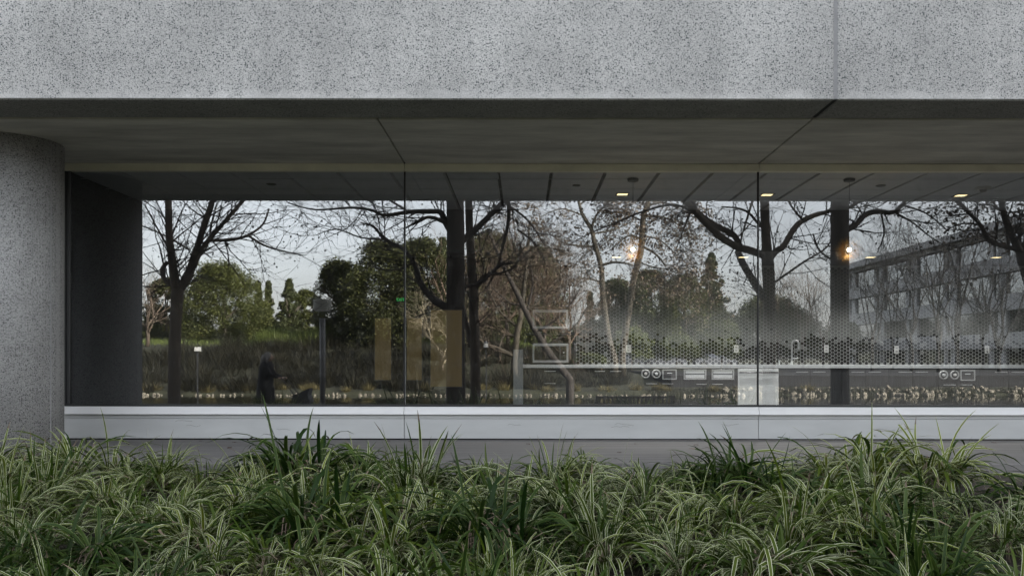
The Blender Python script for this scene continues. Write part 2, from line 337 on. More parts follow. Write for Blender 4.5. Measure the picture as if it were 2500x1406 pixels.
bp = N.new('ShaderNodeBump'); bp.inputs['Strength'].default_value = 0.06; bp.inputs['Distance'].default_value = 0.03
L.new(t.outputs['Object'], mp.inputs[0]); L.new(mp.outputs[0], n.inputs['Vector']); L.new(n.outputs['Fac'], bp.inputs['Height']); L.new(bp.outputs[0], b.inputs['Normal'])
s = MB()
for p in ((-120, -41, -1.15), (140, -41, -1.15), (140, -13.5, -1.15), (-120, -13.5, -1.15)): s.vert(p)
s.face((0, 1, 2, 3)); tag(s.build('pond', m), 'dark still pond water beyond the path', 'water', kind='structure')
WZ = -1.15

# ------------------------------------------------------------------ the office building
B = thing('office_building', 'grey speckled concrete office building with deep overhang and long ribbon window', 'building', (0, 0, 0))
XL, XR = -5.2, 14.0                                       # window band
XJ = (-1.332, 2.655)                                      # glass joints
ZS = 3.105; ZGT, ZGB = 3.02, 0.384
XF = 2.672
def part(mb, name, mats, parent=B, label=None, **k):
    o = mb.build(name, mats, parent, **k)
    if label: o['label'] = label
    return o
for (x0, x1) in ((-14, XF-0.017), (XF+0.017, 20)):
    s = MB(); s.box(x0, x1, -2.37, -1.81, 3.12, 5.0, bev=0.012)
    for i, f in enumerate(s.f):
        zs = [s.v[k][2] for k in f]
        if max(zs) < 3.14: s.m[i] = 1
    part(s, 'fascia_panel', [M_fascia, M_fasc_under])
s = MB(); s.box(XF-0.017, XF+0.017, -2.358, -2.0, 3.135, 5.0); part(s, 'fascia_joint', M_caulk)
s = MB(); s.box(XF-0.017, XF+0.017, -2.33, -1.81, 3.128, 3.134); part(s, 'fascia_joint', M_gap)
for (x0, x1) in ((-14, XJ[0]-0.008), (XJ[0]+0.008, XJ[1]-0.008), (XJ[1]+0.008, 20)):
    s = MB(); s.box(x0, x1, -1.808, 0.02, ZS, ZS+0.12, bev=0.006); part(s, 'soffit_panel', M_soffit)
s = MB(); s.box(-14, 20, -1.808, 0.3, ZS+0.122, ZS+0.3); part(s, 'soffit_backing', M_gap)
for (x0, x1) in ((XL, XJ[0]-0.003), (XJ[0]+0.003, XJ[1]-0.003), (XJ[1]+0.003, XR)):
    s = MB(); s.box(x0, x1, -0.045, 0.05, ZGT, ZS-0.003, bev=0.003); part(s, 'header_strip', M_header)
    s = MB(); q = [(-0.075, 0.286), (-0.078, 0.292), (-0.036, ZGB-0.016), (-0.030, ZGB-0.012), (0.06, ZGB-0.012), (0.06, 0.286)]
    ia = [s.vert((x0, a_, b_)) for a_, b_ in q]; ib = [s.vert((x1, a_, b_)) for a_, b_ in q]; s.face(ia[::-1]); s.face(ib)
    for k in range(6): s.face((ia[k], ia[(k+1) % 6], ib[(k+1) % 6], ib[k]))
    part(s, 'window_sill', M_sill)
    s = MB(); s.box(x0, x1, -0.028, 0.06, 0.014, 0.236, bev=0.003); s.box(x0, x1, -0.03, 0.06, 0.239, 0.279, bev=0.003); part(s, 'base_panel', M_base)
s = MB(); s.box(XL, XR, 0.0, 0.055, 0.0, 0.285); part(s, 'base_backing', M_gap)
s = MB(); s.box(XL, XR, -0.03, 0.05, ZGB-0.010, ZGB+0.012, bev=0.002); part(s, 'window_frame', M_frame)
s = MB(); s.box(XL, XL+0.10, -0.02, 0.07, ZGB+0.013, ZGT-0.001, bev=0.004); s.box(XL+0.035, XL+0.055, -0.03, -0.021, ZGB+0.013, ZGT-0.001); part(s, 'window_frame', M_frame)
for (x0, x1, lab) in ((XL+0.101, XJ[0]-0.011, 'left window pane reflecting a bare tree and a round green tree'), (XJ[0]+0.011, XJ[1]-0.011, 'middle window pane reflecting tall trunks over a kitchen'), (XJ[1]+0.011, XR, 'right window pane reflecting a long office block')):
    s = MB(); s.box(x0, x1, 0.0, 0.012, ZGB+0.013, ZGT-0.001)
    s.m = [1]*len(s.m); s.m[2] = 0
    part(s, 'window_pane', [M_glass, M_inner], label=lab)
for x in XJ:
    s = MB(); s.box(x-0.0095, x+0.0095, -0.004, 0.014, ZGB+0.013, ZGT-0.001); part(s, 'glazing_joint', M_black)
    s = MB(); s.box(x+0.0100, x+0.0108, -0.003, 0.014, ZGB+0.013, ZGT-0.001); part(s, 'glass_edge', M_steel)
s = MB(); x_ = V(363, 0, D).x; s.tube([(x_+0.006, -0.0295, 0.135), (x_+0.003, -0.0295, 0.09), (x_-0.004, -0.0295, 0.03)], [0.004, 0.005, 0.003], 5); part(s, 'paint_drip', M_white)
wr = random.Random(9)
for k in range(9):
    x_ = wr.uniform(-4.8, 5.2); z_ = wr.uniform(0.12, 0.25); s = MB(); pts = [(x_, -0.0295, z_)]
    for q in range(5): pts.append((pts[-1][0]+wr.uniform(0.01, 0.07), -0.0295, pts[-1][2]+wr.uniform(-0.012, 0.012)))
    s.tube(pts, 0.0012, 4); part(s, 'scratch', M_gap)
# round column
s = MB(); n = 72
prof = [(0.48, -0.1), (0.48, ZS+0.05)]
s.lathe(prof, n, (-5.225, -0.92, 0)); o = part(s, 'column', M_column, smooth=True); o['label'] = 'round speckled concrete column under the overhang'
for p in o.data.polygons:
    if len(p.vertices) > 4: p.use_smooth = False
a = rad(-14); s = MB(); s.tube([(-5.225+0.481*math.cos(a), -0.92+0.481*math.sin(a), -0.05), (-5.225+0.481*math.cos(a), -0.92+0.481*math.sin(a), ZS)], 0.006, 6); part(s, 'column_seam', M_caulk)
# wall to the left of the window, storeys above
s = MB(); s.box(-14, XL-0.002, -0.02, 0.3, -0.1, ZS); part(s, 'side_wall', M_column)
s = MB()
for k in range(2):
    z = 5.002+4.1*k
    s.box(-14, 40, -1.2, 30, z, z+2.2); s.box(-14, 40, -2.3, 30, z+2.202, z+4.098)
part(s, 'upper_storey', M_fascia)
s = MB(); s.box(20.002, 40, -2.36, -1.8, 3.0, 5.0); s.box(14.01, 40, -0.02, 0.3, -0.1, 2.99); part(s, 'side_wall', M_column)
s = MB(); s.box(-14.2, 40.2, -2.5, 30.2, 13.21, 13.9); part(s, 'roof', M_column)
# interior shell
s = MB(); s.box(-5.45, 14.5, 0.08, 9.2, -0.16, -0.06); part(s, 'interior_floor', M_ifloor)
for (a_, b_) in ((-5.45, -5.2), (13.9, 14.4)):
    s = MB(); s.box(a_, b_, 0.08, 9.2, -0.05, 3.3); part(s, 'interior_wall', M_iwall)
s = MB(); s.box(-5.19, 13.89, 8.3, 8.6, -0.05, 3.3); part(s, 'interior_back_wall', M_iback)
s = MB(); s.box(0.86, 13.89, 4.31, 4.5, -0.05, 3.3); part(s, 'kitchen_wall', M_bulk)
s = MB()
x0c = -0.892-0.3048*2
k0 = int((-5.2+0.892)/0.61)-1
for k in range(k0, 26):
    xa = -0.892+0.61*k
    if xa+0.3 < -5.2 or xa > 13.8: continue
    s.box(max(-5.195, xa+0.0225), min(13.89, xa+0.5875), 0.062, 8.29, 3.024, 3.10, 0)
for k in range(14):
    yy = 0.40+0.61*k
    s.box(-5.195, 13.89, yy-0.006, yy+0.006, 3.0195, 3.0235, 1)
s.box(-5.195, 13.89, 0.062, 8.29, 3.102, 3.2, 2)
part(s, 'interior_ceiling', [M_ceil, M_ceil_line, M_gap])
s = MB(); s.box(-5.19, 13.89, 2.47, 2.9, 2.43, 3.018); s.box(-0.2, 13.89, 2.9, 4.305, 2.43, 3.018); part(s, 'bulkhead', M_bulk)
# hexagon tiles
s = MB(); tr = random.Random(5)
hs_, cs, rh = 0.0333, 0.05, 0.0577
s.box(0.87, 13.88, 4.298, 4.309, 0.80, 2.429, 3)
ncol = int((10.6-0.88)/cs)
for i in range(ncol):
    x = 0.90+i*cs
    for j in range(28):
        z = 0.845+j*rh+(rh/2 if i % 2 else 0)
        if z+rh/2 > 2.425: continue
        py = CY-(z-CZ)*150
        f = mnoise.noise(Vector((x*3.2, z*5.0, 1.3)))
        q = tr.random()
        thr = (py-831)/20+f*1.7+(q-0.5)*1.9
        mi = 0 if (thr > 0.0 and py > 812) or py > 856 else 1
        if py > 856 and py < 866 and q < 0.02: mi = 1
        if mi == 1 and 682 < py < 735 and x > 5.2 and f+(q-0.5)*1.2 > 0.18: mi = 2
        if mi == 1 and py < 812 and q < 0.02: mi = 2
        r0 = hs_-0.0042
        cvs = []; bvs = []
        for k in range(6):
            a = PI/3*k; cvs.append(s.vert((x+(r0-0.002)*math.cos(a), 4.2945, z+(r0-0.002)*math.sin(a)))); bvs.append(s.vert((x+r0*math.cos(a), 4.2985, z+r0*math.sin(a))))
        s.face(cvs, mi)
        for k in range(6): s.face((cvs[k], bvs[k], bvs[(k+1) % 6], cvs[(k+1) % 6]), mi)
part(s, 'tile_backsplash', [M_tile_k, M_tile_g, M_tile_d, M_grout], label='backsplash of small hexagon tiles fading from black to grey')

# ------------------------------------------------------------------ kitchen furniture behind the glass
DC = 13.37; KY = DC-D; kx = lambda px: (px-CX)/F*DC
kz = lambda py: CZ-(py-CY)/F*DC
K = thing('kitchen_counter', 'long run of dark kitchen base cabinets under a pale stone countertop', 'counter', (0, 0, 0))
s = MB(); s.box(kx(1275), 10.5, KY-0.02, 4.29, kz(898), kz(890), bev=0.004); s.build('countertop', M_counter, K)
s = MB(); s.box(kx(1279), 10.5, KY+0.021, 4.28, 0.04, kz(898)-0.002); s.box(kx(1279), 10.5, KY+0.08, 4.28, -0.06, 0.038); s.build('carcass', M_gap, K)
def front(name, x0, x1, y0, y1, handles=()):
    s = MB(); s.box(kx(x0)+0.003, kx(x1)-0.003, KY, KY+0.02, kz(y1)+0.003, kz(y0)-0.003, bev=0.0015); d = s.build(name, M_cab, K)
    for (hx0, hx1, hy) in handles:
        h = MB(); z = kz(hy); h.tube([(kx(hx0), KY+0.001, z), (kx(hx0), KY-0.028, z), (kx(hx1), KY-0.028, z), (kx(hx1), KY+0.001, z)], 0.005, 6); h.build('handle', M_fit, d)
    return d
YB = 1011
front('drawer', 1279, 1406, 899, 928, [(1330, 1356, 906)]); front('drawer', 1279, 1406, 928, 957.6, [(1330, 1356, 935.6)]); front('drawer', 1279, 1406, 957.6, YB)
front('cabinet_door', 1406, 1483, 899, YB, [(1452, 1476, 906)]); front('cabinet_door', 1483, 1559.5, 899, YB, [(1490, 1516, 906)])
front('panel', 1559.5, 1661.5, 899, 927.5); front('cabinet_door', 1559.5, 1611, 927.5, YB, [(1578, 1603, 936)]); front('cabinet_door', 1611, 1661.5, 927.5, YB, [(1618, 1643, 936)])
front('panel', 1661.5, 1800, 899, 927.5); front('cabinet_door', 1661.5, 1731, 927.5, YB, [(1700, 1724, 937)]); front('cabinet_door', 1731, 1800, 927.5, YB, [(1739, 1764, 937)])
front('cabinet_door', 1901.5, 1978, 899, YB, [(1944, 1972, 907)]); front('cabinet_door', 1978, 2055, 899, YB, [(1985, 2014, 907)])
front('cabinet_door', 2055, 2113, 899, YB, [(2079, 2108, 907)]); front('cabinet_door', 2113, 2170.5, 899, YB, [(2120, 2149, 907)])
front('cabinet_door', 2170.5, 2228, 899, YB, [(2194, 2224, 907)]); front('cabinet_door', 2228, 2285.5, 899, YB, [(2235, 2263, 907)])
front('panel', 2285.5, 2388, 899, 929); front('cabinet_door', 2285.5, 2337, 929, YB, [(2304, 2331, 938)]); front('cabinet_door', 2337, 2388, 929, YB, [(2344, 2372, 938)])
front('cabinet_door', 2388, 2462, 899, YB, [(2429, 2458, 907)]); front('cabinet_door', 2462, 2536, 899, YB, [(2470, 2498, 907)]); front('cabinet_door', 2536, 2612, 899, YB, [(2580, 2605, 907)])
s = MB(); s.box(kx(1253), kx(1277), KY-0.12, 4.6, -0.05, kz(853), bev=0.003)
tag(s.build('end_panel', M_endp), 'slate grey end panel standing at the left end of the kitchen counter', 'panel')
def ring(px, py, bright, label):
    t = thing('cup_dispenser', label, 'dispenser', (kx(px), KY-0.001, kz(py)), 0, 'round cup dispensers in the cabinet fronts')
    s = MB(); prof = [(0.072, 0.0), (0.072, 0.012), (0.066, 0.018), (0.052, 0.018), (0.049, 0.012), (0.049, 0.0)]
    rg = MB(); rg.lathe(prof, 28, (0, 0, 0), axis='y'); rg.f = rg.f[:-2]; rg.m = rg.m[:-2]; rg.build('ring', M_fit, t, smooth=True)
    s.lathe([(0.049, 0.0), (0.049, 0.004)], 24, (0, 0, 0), axis='y'); s.build('opening', M_black, t)
    s = MB(); s.lathe([(0.022, 0.004), (0.024, 0.03), (0.020, 0.032)], 20, (0, 0, 0), axis='y'); s.build('cup', M_white if bright else M_steel, t, smooth=True)
ring(1576, 912, True, 'round steel cup dispenser with white cup, leftmost in the cabinet fronts')
ring(1602, 912, False, 'round steel cup dispenser beside the napkin slot left of the dishwasher')
ring(2303, 914, False, 'round steel cup dispenser with dull cup right of the dishwasher')
ring(2330, 914, True, 'round steel cup dispenser with white cup beside the right napkin slot')
def napkin(x0, x1, y0, y1, label, dark=True):
    t = thing('napkin_dispenser', label, 'dispenser', (kx((x0+x1)/2), KY-0.001, kz((y0+y1)/2)), 0, 'built in napkin dispensers')
    hw = (kx(x1)-kx(x0))/2; hh = (kz(y0)-kz(y1))/2; f = 0.018
    s = MB(); s.box(-hw, hw, -0.016, 0, hh-f, hh, bev=0.002); s.box(-hw, hw, -0.016, 0, -hh, -hh+f, bev=0.002); s.box(-hw, -hw+f, -0.016, 0, -hh+f, hh-f); s.box(hw-f, hw, -0.016, 0, -hh+f, hh-f); s.build('frame', M_fit, t)
    s = MB(); s.box(-hw+f, hw-f, -0.003, 0, -hh+f, hh-f); s.build('recess', M_black if dark else M_steel_d, t)
    s = MB(); s.box(-hw+f*1.6, hw-f*1.6, -0.010, -0.004, -hh+f*1.4, -hh*0.05)
    if not dark: s.box(-hw+f*1.6, hw-f*1.6, -0.008, -0.004, hh*0.2, hh-f*1.3)
    s.build('flap', M_steel_d if dark else M_steel, t)
    if dark:
        s = MB(); s.box(-hw*0.35, hw*0.35, -0.016, -0.004, hh*0.18, hh*0.34); s.build('tab', M_steel, t)
napkin(1617, 1652, 901, 926, 'dark framed napkin dispenser next to the two left cup dispensers')
napkin(1669, 1724, 901, 926, 'wide steel towel slot, left one of the pair beside the dishwasher', False)
napkin(1737, 1792, 901, 926, 'wide steel towel slot touching the dishwasher side', False)
napkin(2344, 2380, 902, 928, 'dark framed napkin dispenser next to the two right cup dispensers')
t = thing('dishwasher', 'stainless steel dishwasher with bar handle between dark cabinet doors', 'dishwasher', (kx(1850.5), KY-0.004, 0))
hw = kx(1900)-kx(1850.5)
s = MB(); s.box(-hw, hw, -0.02, 0.4, 0.05, kz(899.5), bev=0.004); s.build('door', M_steel, t)
s = MB(); z = kz(908); s.tube([(-hw+0.03, -0.018, z), (-hw+0.03, -0.06, z), (hw-0.02, -0.06, z), (hw-0.02, -0.018, z)], 0.013, 10); s.build('handle', M_steel_d, t, smooth=True)
# microwaves on their shelves
t = thing('shelf_unit', 'open dark shelf tower holding two microwaves at the left of the counter', 'shelf', (0, 0, 0))
xa, xb = kx(1281), kx(1404)
s = MB(); s.box(xb-0.02, xb, KY+0.05, 4.29, kz(890)+0.002, 2.0); s.box(xa, xa+0.02, KY+0.05, 4.29, kz(890)+0.002, 2.0); s.build('side_panel', M_cab, t)
for zz in (kz(813), kz(752)+0.05):
    s = MB(); s.box(xa+0.021, xb-0.021, KY+0.05, 4.27, zz-0.022, zz); s.build('shelf', M_cab, t)
s = MB(); s.box(xa+0.021, xb-0.021, 4.272, 4.29, kz(890)+0.002, 2.0); s.build('back_panel', M_iback, t)
M_mglass = mat('microwave_glass', (0.01, 0.01, 0.01), 0.05, spec=0.8)
def microwave(x0, x1, y0, y1, label):
    t = thing('microwave', label, 'microwave', (kx((x0+x1)/2), KY+0.02, kz(y1)), 0, 'microwaves in the shelf tower')
    hw = (kx(x1)-kx(x0))/2; hh = kz(y0)-kz(y1)
    s = MB(); s.box(-hw, hw, 0, 0.40, 0.004, hh, bev=0.006); s.build('body', M_fit, t)
    s = MB(); s.box(-hw+0.03, hw*0.52, -0.006, -0.001, 0.045, hh-0.04); s.build('door', M_mglass, t)
    s = MB(); s.box(hw*0.55, hw-0.03, -0.005, -0.001, 0.045, hh-0.04); s.build('control_panel', M_mglass, t)
    s = MB(); s.box(hw*0.70, hw*0.78, -0.008, -0.005, hh*0.5, hh*0.58); s.build('display', M_white, t)
    s = MB(); s.box(-hw+0.01, hw-0.01, -0.014, -0.001, 0.008, 0.036, bev=0.003); s.build('lower_trim', M_fit, t)
microwave(1300, 1387, 756, 803, 'silver microwave on the upper shelf of the tower')
microwave(1300, 1388, 838, 886, 'silver microwave resting on the countertop under the other one')
wx = lambda px: (px-CX)/F*14.0
wz = lambda py: CZ-(py-CY)/F*14.0
for px, py, lab in ((1534, 851, 'white wall outlet left of the steel towel slots'), (1797, 851, 'white wall outlet above the left edge of the dishwasher'), (2017, 850.5, 'white wall outlet just right of the tall faucet'), (2188, 852.5, 'white wall outlet midway between faucet and right cup dispensers'), (2409, 852.5, 'white wall outlet with cord, rightmost on the tiles')):
    t = thing('wall_outlet', lab, 'outlet', (wx(px), 4.292, wz(py)), 0, 'outlets on the tiled backsplash')
    s = MB(); s.box(-0.037, 0.037, -0.006, 0, -0.063, 0.063, bev=0.002); s.build('cover_plate', M_white, t)
    for q in (-0.025, 0.025):
        s = MB(); s.box(-0.016, 0.016, -0.008, -0.006, q-0.014, q+0.014); s.build('socket', M_caulk, t)
    if px == 2409:
        s = MB(); s.tube([(0, -0.01, -0.03), (0.01, -0.04, -0.08), (0.0, -0.05, -0.2), (0.02, -0.08, -0.255)], 0.004, 5); s.build('cord', M_black, t)
t = thing('faucet', 'tall gooseneck steel faucet on the counter', 'faucet', (kx(1952), 4.05, kz(890)))
s = MB(); s.tube([(0, 0, 0), (0, 0, 0.34)]+[(0.055-0.055*math.cos(a), 0, 0.34+0.05*math.sin(a)) for a in [PI*k/8 for k in range(1, 9)]]+[(0.11, 0, 0.25)], 0.014, 8); s.build('spout', M_fit, t, smooth=True)
s = MB(); s.tube([(0.01, 0, 0.10), (0.10, 0, 0.11)], 0.009, 6); s.build('lever', M_steel, t)
s = MB(); s.lathe([(0.022, 0), (0.022, 0.04), (0.016, 0.06)], 12); s.build('base', M_steel, t)
t = thing('soap_pump', 'short steel soap pump left of the faucet', 'soap pump', (kx(1920.5), 4.05, kz(890)))
s = MB(); s.lathe([(0.012, 0), (0.012, 0.05), (0.016, 0.055), (0.016, 0.07)], 10); s.build('bottle', M_steel, t)
s = MB(); s.tube([(0, 0, 0.07), (0, -0.04, 0.075)], 0.005, 5); s.build('nozzle', M_steel, t)

# lamps and fittings on the ceiling
M_bulb = emit('lit_bulb', (1.0, 0.86, 0.60), 3); M_dl = emit('lit_lens', (1.0, 0.80, 0.42), 0.55)
M_fib = mat('amber_fibre', (0.42, 0.25, 0.06), 0.5)
pr = random.Random(3)
def pendant(px, label):
    d = 10.06; c = V(px, 609, d)
    t = thing('pendant_lamp', label, 'lamp', c, 0, 'bristly pendant lamps over the window')
    s = MB(); s.lathe([(0.062, 3.018-c.z-0.03), (0.066, 3.018-c.z-0.002)], 24); s.build('ceiling_rose', M_frame, t)
    s = MB(); s.tube([(0, 0, 0.03), (0, 0, 3.018-c.z-0.03)], 0.0025, 5); s.build('cord', M_black, t)
    s = MB()
    for k in range(1500):
        z = pr.uniform(-1, 1); a = pr.uniform(0, 2*PI); r = math.sqrt(1-z*z); dv = Vector((r*math.cos(a), r*math.sin(a), z))
        R = 0.185*pr.uniform(0.86, 1.05); p0 = dv*0.075; p1 = dv*R+Vector((0, 0, -0.008))
        sd_ = dv.orthogonal().normalized()*0.0012
        i0 = s.vert(p0+sd_); i1 = s.vert(p0-sd_); i2 = s.vert(p1); s.face((i0, i1, i2))
    s.build('shade', M_fib, t)
    s = MB(); s.ball((0, 0, 0.0), 0.026, 12, 8); s.build('bulb', M_bulb, t, smooth=True)
    l = bpy.data.lights.new('pendant_glow', 'POINT'); l.energy = 0.7; l.color = (1, 0.78, 0.45); l.shadow_soft_size = 0.06
    lo = bpy.data.objects.new('pendant_glow', l); C.objects.link(lo); lo.parent = t; lo.location = (0, 0, -0.06)
pendant(1545, 'bristly round pendant lamp hanging behind the middle window pane')
pendant(2073, 'bristly round pendant lamp glowing amber behind the right window pane')
def downlight(px, py, zc, label, en):
    d = (zc-CZ)*F/(CY-py); p = V(px, py, d)
    t = thing('downlight', label, 'ceiling light', (p.x, p.y, zc), 0, 'square recessed downlights')
    s = MB(); h = 0.085
    s.box(-h, h, -h, -h+0.018, -0.006, -0.0005); s.box(-h, h, h-0.018, h, -0.006, -0.0005); s.box(-h, -h+0.018, -h+0.018, h-0.018, -0.006, -0.0005); s.box(h-0.018, h, -h+0.018, h-0.018, -0.006, -0.0005); s.build('trim', M_frame, t)
    s = MB(); s.box(-h+0.018, h-0.018, -h+0.018, h-0.018, -0.003, -0.0005); s.build('lens', M_dl, t)
    l = bpy.data.lights.new('downlight_beam', 'SPOT'); l.energy = en; l.color = (1, 0.97, 0.93); l.spot_size = rad(130); l.spot_blend = 0.7; l.shadow_soft_size = 0.05
    lo = bpy.data.objects.new('downlight_beam', l); C.objects.link(lo); lo.parent = t; lo.location = (0, 0, -0.02)
for px, py, lab in ((1519, 474, 'lit square downlight in the ceiling behind the middle pane'), (1872, 475, 'lit square downlight in the ceiling right of the second glass joint'), (2345, 476, 'lit square downlight in the ceiling near the smoke detector')): downlight(px, py, 3.0235, lab, 55)
for px, lab in ((1505, 'lit downlight under the bulkhead, left end above the tiles'), (1815, 'lit downlight under the bulkhead above the dishwasher'), (2125, 'lit downlight under the bulkhead above the outlet right of the faucet'), (2432, 'lit downlight under the bulkhead, right end above the tiles')): downlight(px, 627, 2.4295, lab, 38)
def disc(name, px, py, r, h, label, cat, mt):
    d = (3.0235-CZ)*F/(CY-py); p = V(px, py, d)
    s = MB(); s.lathe([(r*0.8, -h), (r, -h*0.5), (r, -0.001)], 24); o = s.build(name, mt); o.location = (p.x, p.y, 3.0235); tag(o, label, cat)
    return o
disc('ceiling_speaker', 662, 450, 0.06, 0.012, 'dark round ceiling disc behind the left window pane', 'ceiling fitting', M_bulk)
disc('ceiling_speaker', 1407, 452, 0.05, 0.012, 'dark round ceiling disc behind the middle window pane', 'ceiling fitting', M_bulk)
disc('ceiling_speaker', 2150, 452, 0.06, 0.012, 'dark round ceiling disc right of the second pendant cord', 'ceiling fitting', M_bulk)
disc('sprinkler_cap', 2107, 477, 0.05, 0.012, 'pale round sprinkler cap on the ceiling near the second pendant', 'ceiling fitting', M_ceil_line)
o = disc('smoke_detector', 2400, 456, 0.09, 0.03, 'white smoke detector on the ceiling at the far right', 'smoke detector', M_white)
s = MB(); s.lathe([(0.03, -0.06), (0.045, -0.03)], 16); o2 = s.build('sensor', M_caulk, o)
for x0, x1, lab in ((590, 697, 'flush pale ceiling light panel behind the left pane'), (1092, 1216, 'flush pale ceiling light panel behind the middle pane')):
    a = V(x0, 422, 9.78); b_ = V(x1, 422, 9.78)
    t = thing('light_panel', lab, 'ceiling light', ((a.x+b_.x)/2, 0.22, 3.02)); hw = (b_.x-a.x)/2
    s = MB(); s.box(-hw, hw, -0.15, 0.15, -0.006, -0.002); s.build('diffuser', M_ceil_line, t)
    s = MB(); s.box(-hw-0.012, hw+0.012, 0.151, 0.163, -0.008, -0.001); s.build('frame', M_frame, t)
# deeper room seen in the dark half: amber panels with their glow put in, exit sign
d = 18.0-0.06
for x0, x1, y0, y1, lab in ((913, 957, 775, 930, 'narrow amber panel with added glow left of the first glass joint'), (991, 1032, 775, 930, 'narrow amber panel with added glow right of the first glass joint'), (1049, 1130, 755, 946, 'tall amber panel with added glow, widest of the three')):
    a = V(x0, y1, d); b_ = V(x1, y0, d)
    t = thing('amber_panel', lab, 'panel', ((a.x+b_.x)/2, a.y, a.z), 0, 'amber panels on the far wall'); hw = (b_.x-a.x)/2
    s = MB(); s.box(-hw+0.02, hw-0.02, 0, 0.055, 0.02, b_.z-a.z-0.02); s.build('pane', M_amber, t)
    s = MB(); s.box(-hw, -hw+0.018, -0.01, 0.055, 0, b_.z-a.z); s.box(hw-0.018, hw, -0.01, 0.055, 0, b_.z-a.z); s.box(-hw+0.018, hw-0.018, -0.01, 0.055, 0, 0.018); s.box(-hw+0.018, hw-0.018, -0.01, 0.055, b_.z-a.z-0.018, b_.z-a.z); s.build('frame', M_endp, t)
p = V(978, 732, d)
t = thing('exit_sign', 'small green lit exit sign on the far interior wall', 'sign', (p.x, p.y, p.z))
s = MB(); s.box(-0.085, 0.085, 0.0, 0.05, -0.07, 0.07, bev=0.004); s.build('housing', M_frame, t)
tx = bpy.data.curves.new('lettering', 'FONT'); tx.body = 'EXIT'; tx.size = 0.085; tx.align_x = 'CENTER'; tx.align_y = 'CENTER'; tx.extrude = 0.001
tx.materials.append(emit('green_glow', (0.05, 0.8, 0.2), 0.16)); to = bpy.data.objects.new('lettering', bpy.data.meshes.new_from_object(bpy.data.objects.new('text', tx))); C.objects.link(to); to.parent = t; to.location = (0, -0.003, 0); to.rotation_euler = (rad(90), 0, 0)

# ------------------------------------------------------------------ planting bed: strap-leaved clumps
def clump_mesh(name, rng, nb, L0, wid, mt, upright=0.12):
    s = MB(); crowns = [(rng.gauss(0, 0.09), rng.gauss(0, 0.09), rng.uniform(0.02, 0.12)) for _ in range(rng.randint(4, 7))]
    for k in range(nb):
        cx_, cy_, cz_ = rng.choice(crowns); az = rng.uniform(0, 2*PI)
        if rng.random() < 0.55 and (cx_ or cy_): az = math.atan2(cy_, cx_)+rng.gauss(0, 0.9)
        q = rng.random(); up_ = q < upright
        ph0 = rng.uniform(0.0, 0.3) if up_ else rng.uniform(0.15, 0.95); bend = rng.uniform(0.3, 1.1) if up_ else rng.uniform(1.2, 2.7)
        Ln = L0*rng.uniform(0.55, 1.15); wv = wid*rng.uniform(0.65, 1.2); v = rng.random()
        p = Vector((cx_+0.025*math.cos(az), cy_+0.025*math.sin(az), cz_-0.03))
        side = Vector((-math.sin(az), math.cos(az), 0)); n = 8; tw = rng.uniform(-0.9, 0.9); drift = rng.gauss(0, 0.3); kink = rng.randint(3, 6) if rng.random() < 0.13 else -1
        prev = None; tipcut = rng.uniform(0.75, 0.95) if rng.random() < 0.12 else 1.1
        for i in range(n+1):
            tt = i/n; phi = ph0+bend*tt**1.5+(0.9 if kink > 0 and i >= kink else 0); phi = min(phi, 2.9); a2 = az+drift*tt
            dv = Vector((math.sin(phi)*math.cos(a2), math.sin(phi)*math.sin(a2), math.cos(phi)))
            if i > 0: p = p+dv*(Ln/n)
            if p.z < 0.012: p.z = 0.012+0.01*rng.random()
            if tt > tipcut: break
            ww = wv*(0.6+0.4*min(1, tt*3))*(1-max(0, (tt-0.62)/0.38)**2.2*0.92)
            nrm = dv.cross(side); sd_ = (side*math.cos(tw*tt)+nrm*math.sin(tw*tt)); cup = nrm*(-0.16*ww)
            cur = (s.vert(p+sd_*ww*0.5, v, 0.0), s.vert(p+cup, v, 0.5), s.vert(p-sd_*ww*0.5, v, 1.0))
            if prev:
                mi = 1 if (tt > 0.93 and rng.random() < 0.25) else 0
                s.face((prev[0], cur[0], cur[1], prev[1]), mi); s.face((prev[1], cur[1], cur[2], prev[2]), mi)
            prev = cur
    for k in range(int(nb*0.35)):                          # withered thatch hanging under the clump
        cx_, cy_, cz_ = rng.choice(crowns); az = rng.uniform(0, 2*PI); Ln = L0*rng.uniform(0.3, 0.7); q = Vector((cx_, cy_, cz_+rng.uniform(0.0, 0.08)))
        side = Vector((-math.sin(az), math.cos(az), 0))*wid*0.22; prev = None
        for i in range(5):
            tt = i/4; pt = q+Vector((math.cos(az), math.sin(az), 0))*Ln*tt*0.75; pt.z = max(0.008, q.z+0.12*Ln*math.sin(PI*tt)-q.z*tt*tt+0.005)
            cur = (s.vert(pt+side*(1-tt*0.7), 0.5), s.vert(pt-side*(1-tt*0.7), 0.5))
            if prev: s.face((prev[0], cur[0], cur[1], prev[1]), 1)
            prev = cur
    return s.build(name, [mt, M_blade_dry], attrs=True, smooth=True)
rb = random.Random(21)
protoV = [clump_mesh('lilyturf_clump', rb, 215, 0.43*f_, 0.0150, M_blade, u_) for f_, u_ in ((1, 0.07), (0.9, 0.03), (1.1, 0.10), (0.85, 0.02), (1.0, 0.05), (1.15, 0.04), (0.95, 0.12))]
protoG = [clump_mesh('lilyturf_clump', rb, 215, 0.43, 0.0175, M_blade_g, u_) for u_ in (0.1, 0.04, 0.16)]
used = set()
GRP = 'lilyturf clumps in the planting bed'
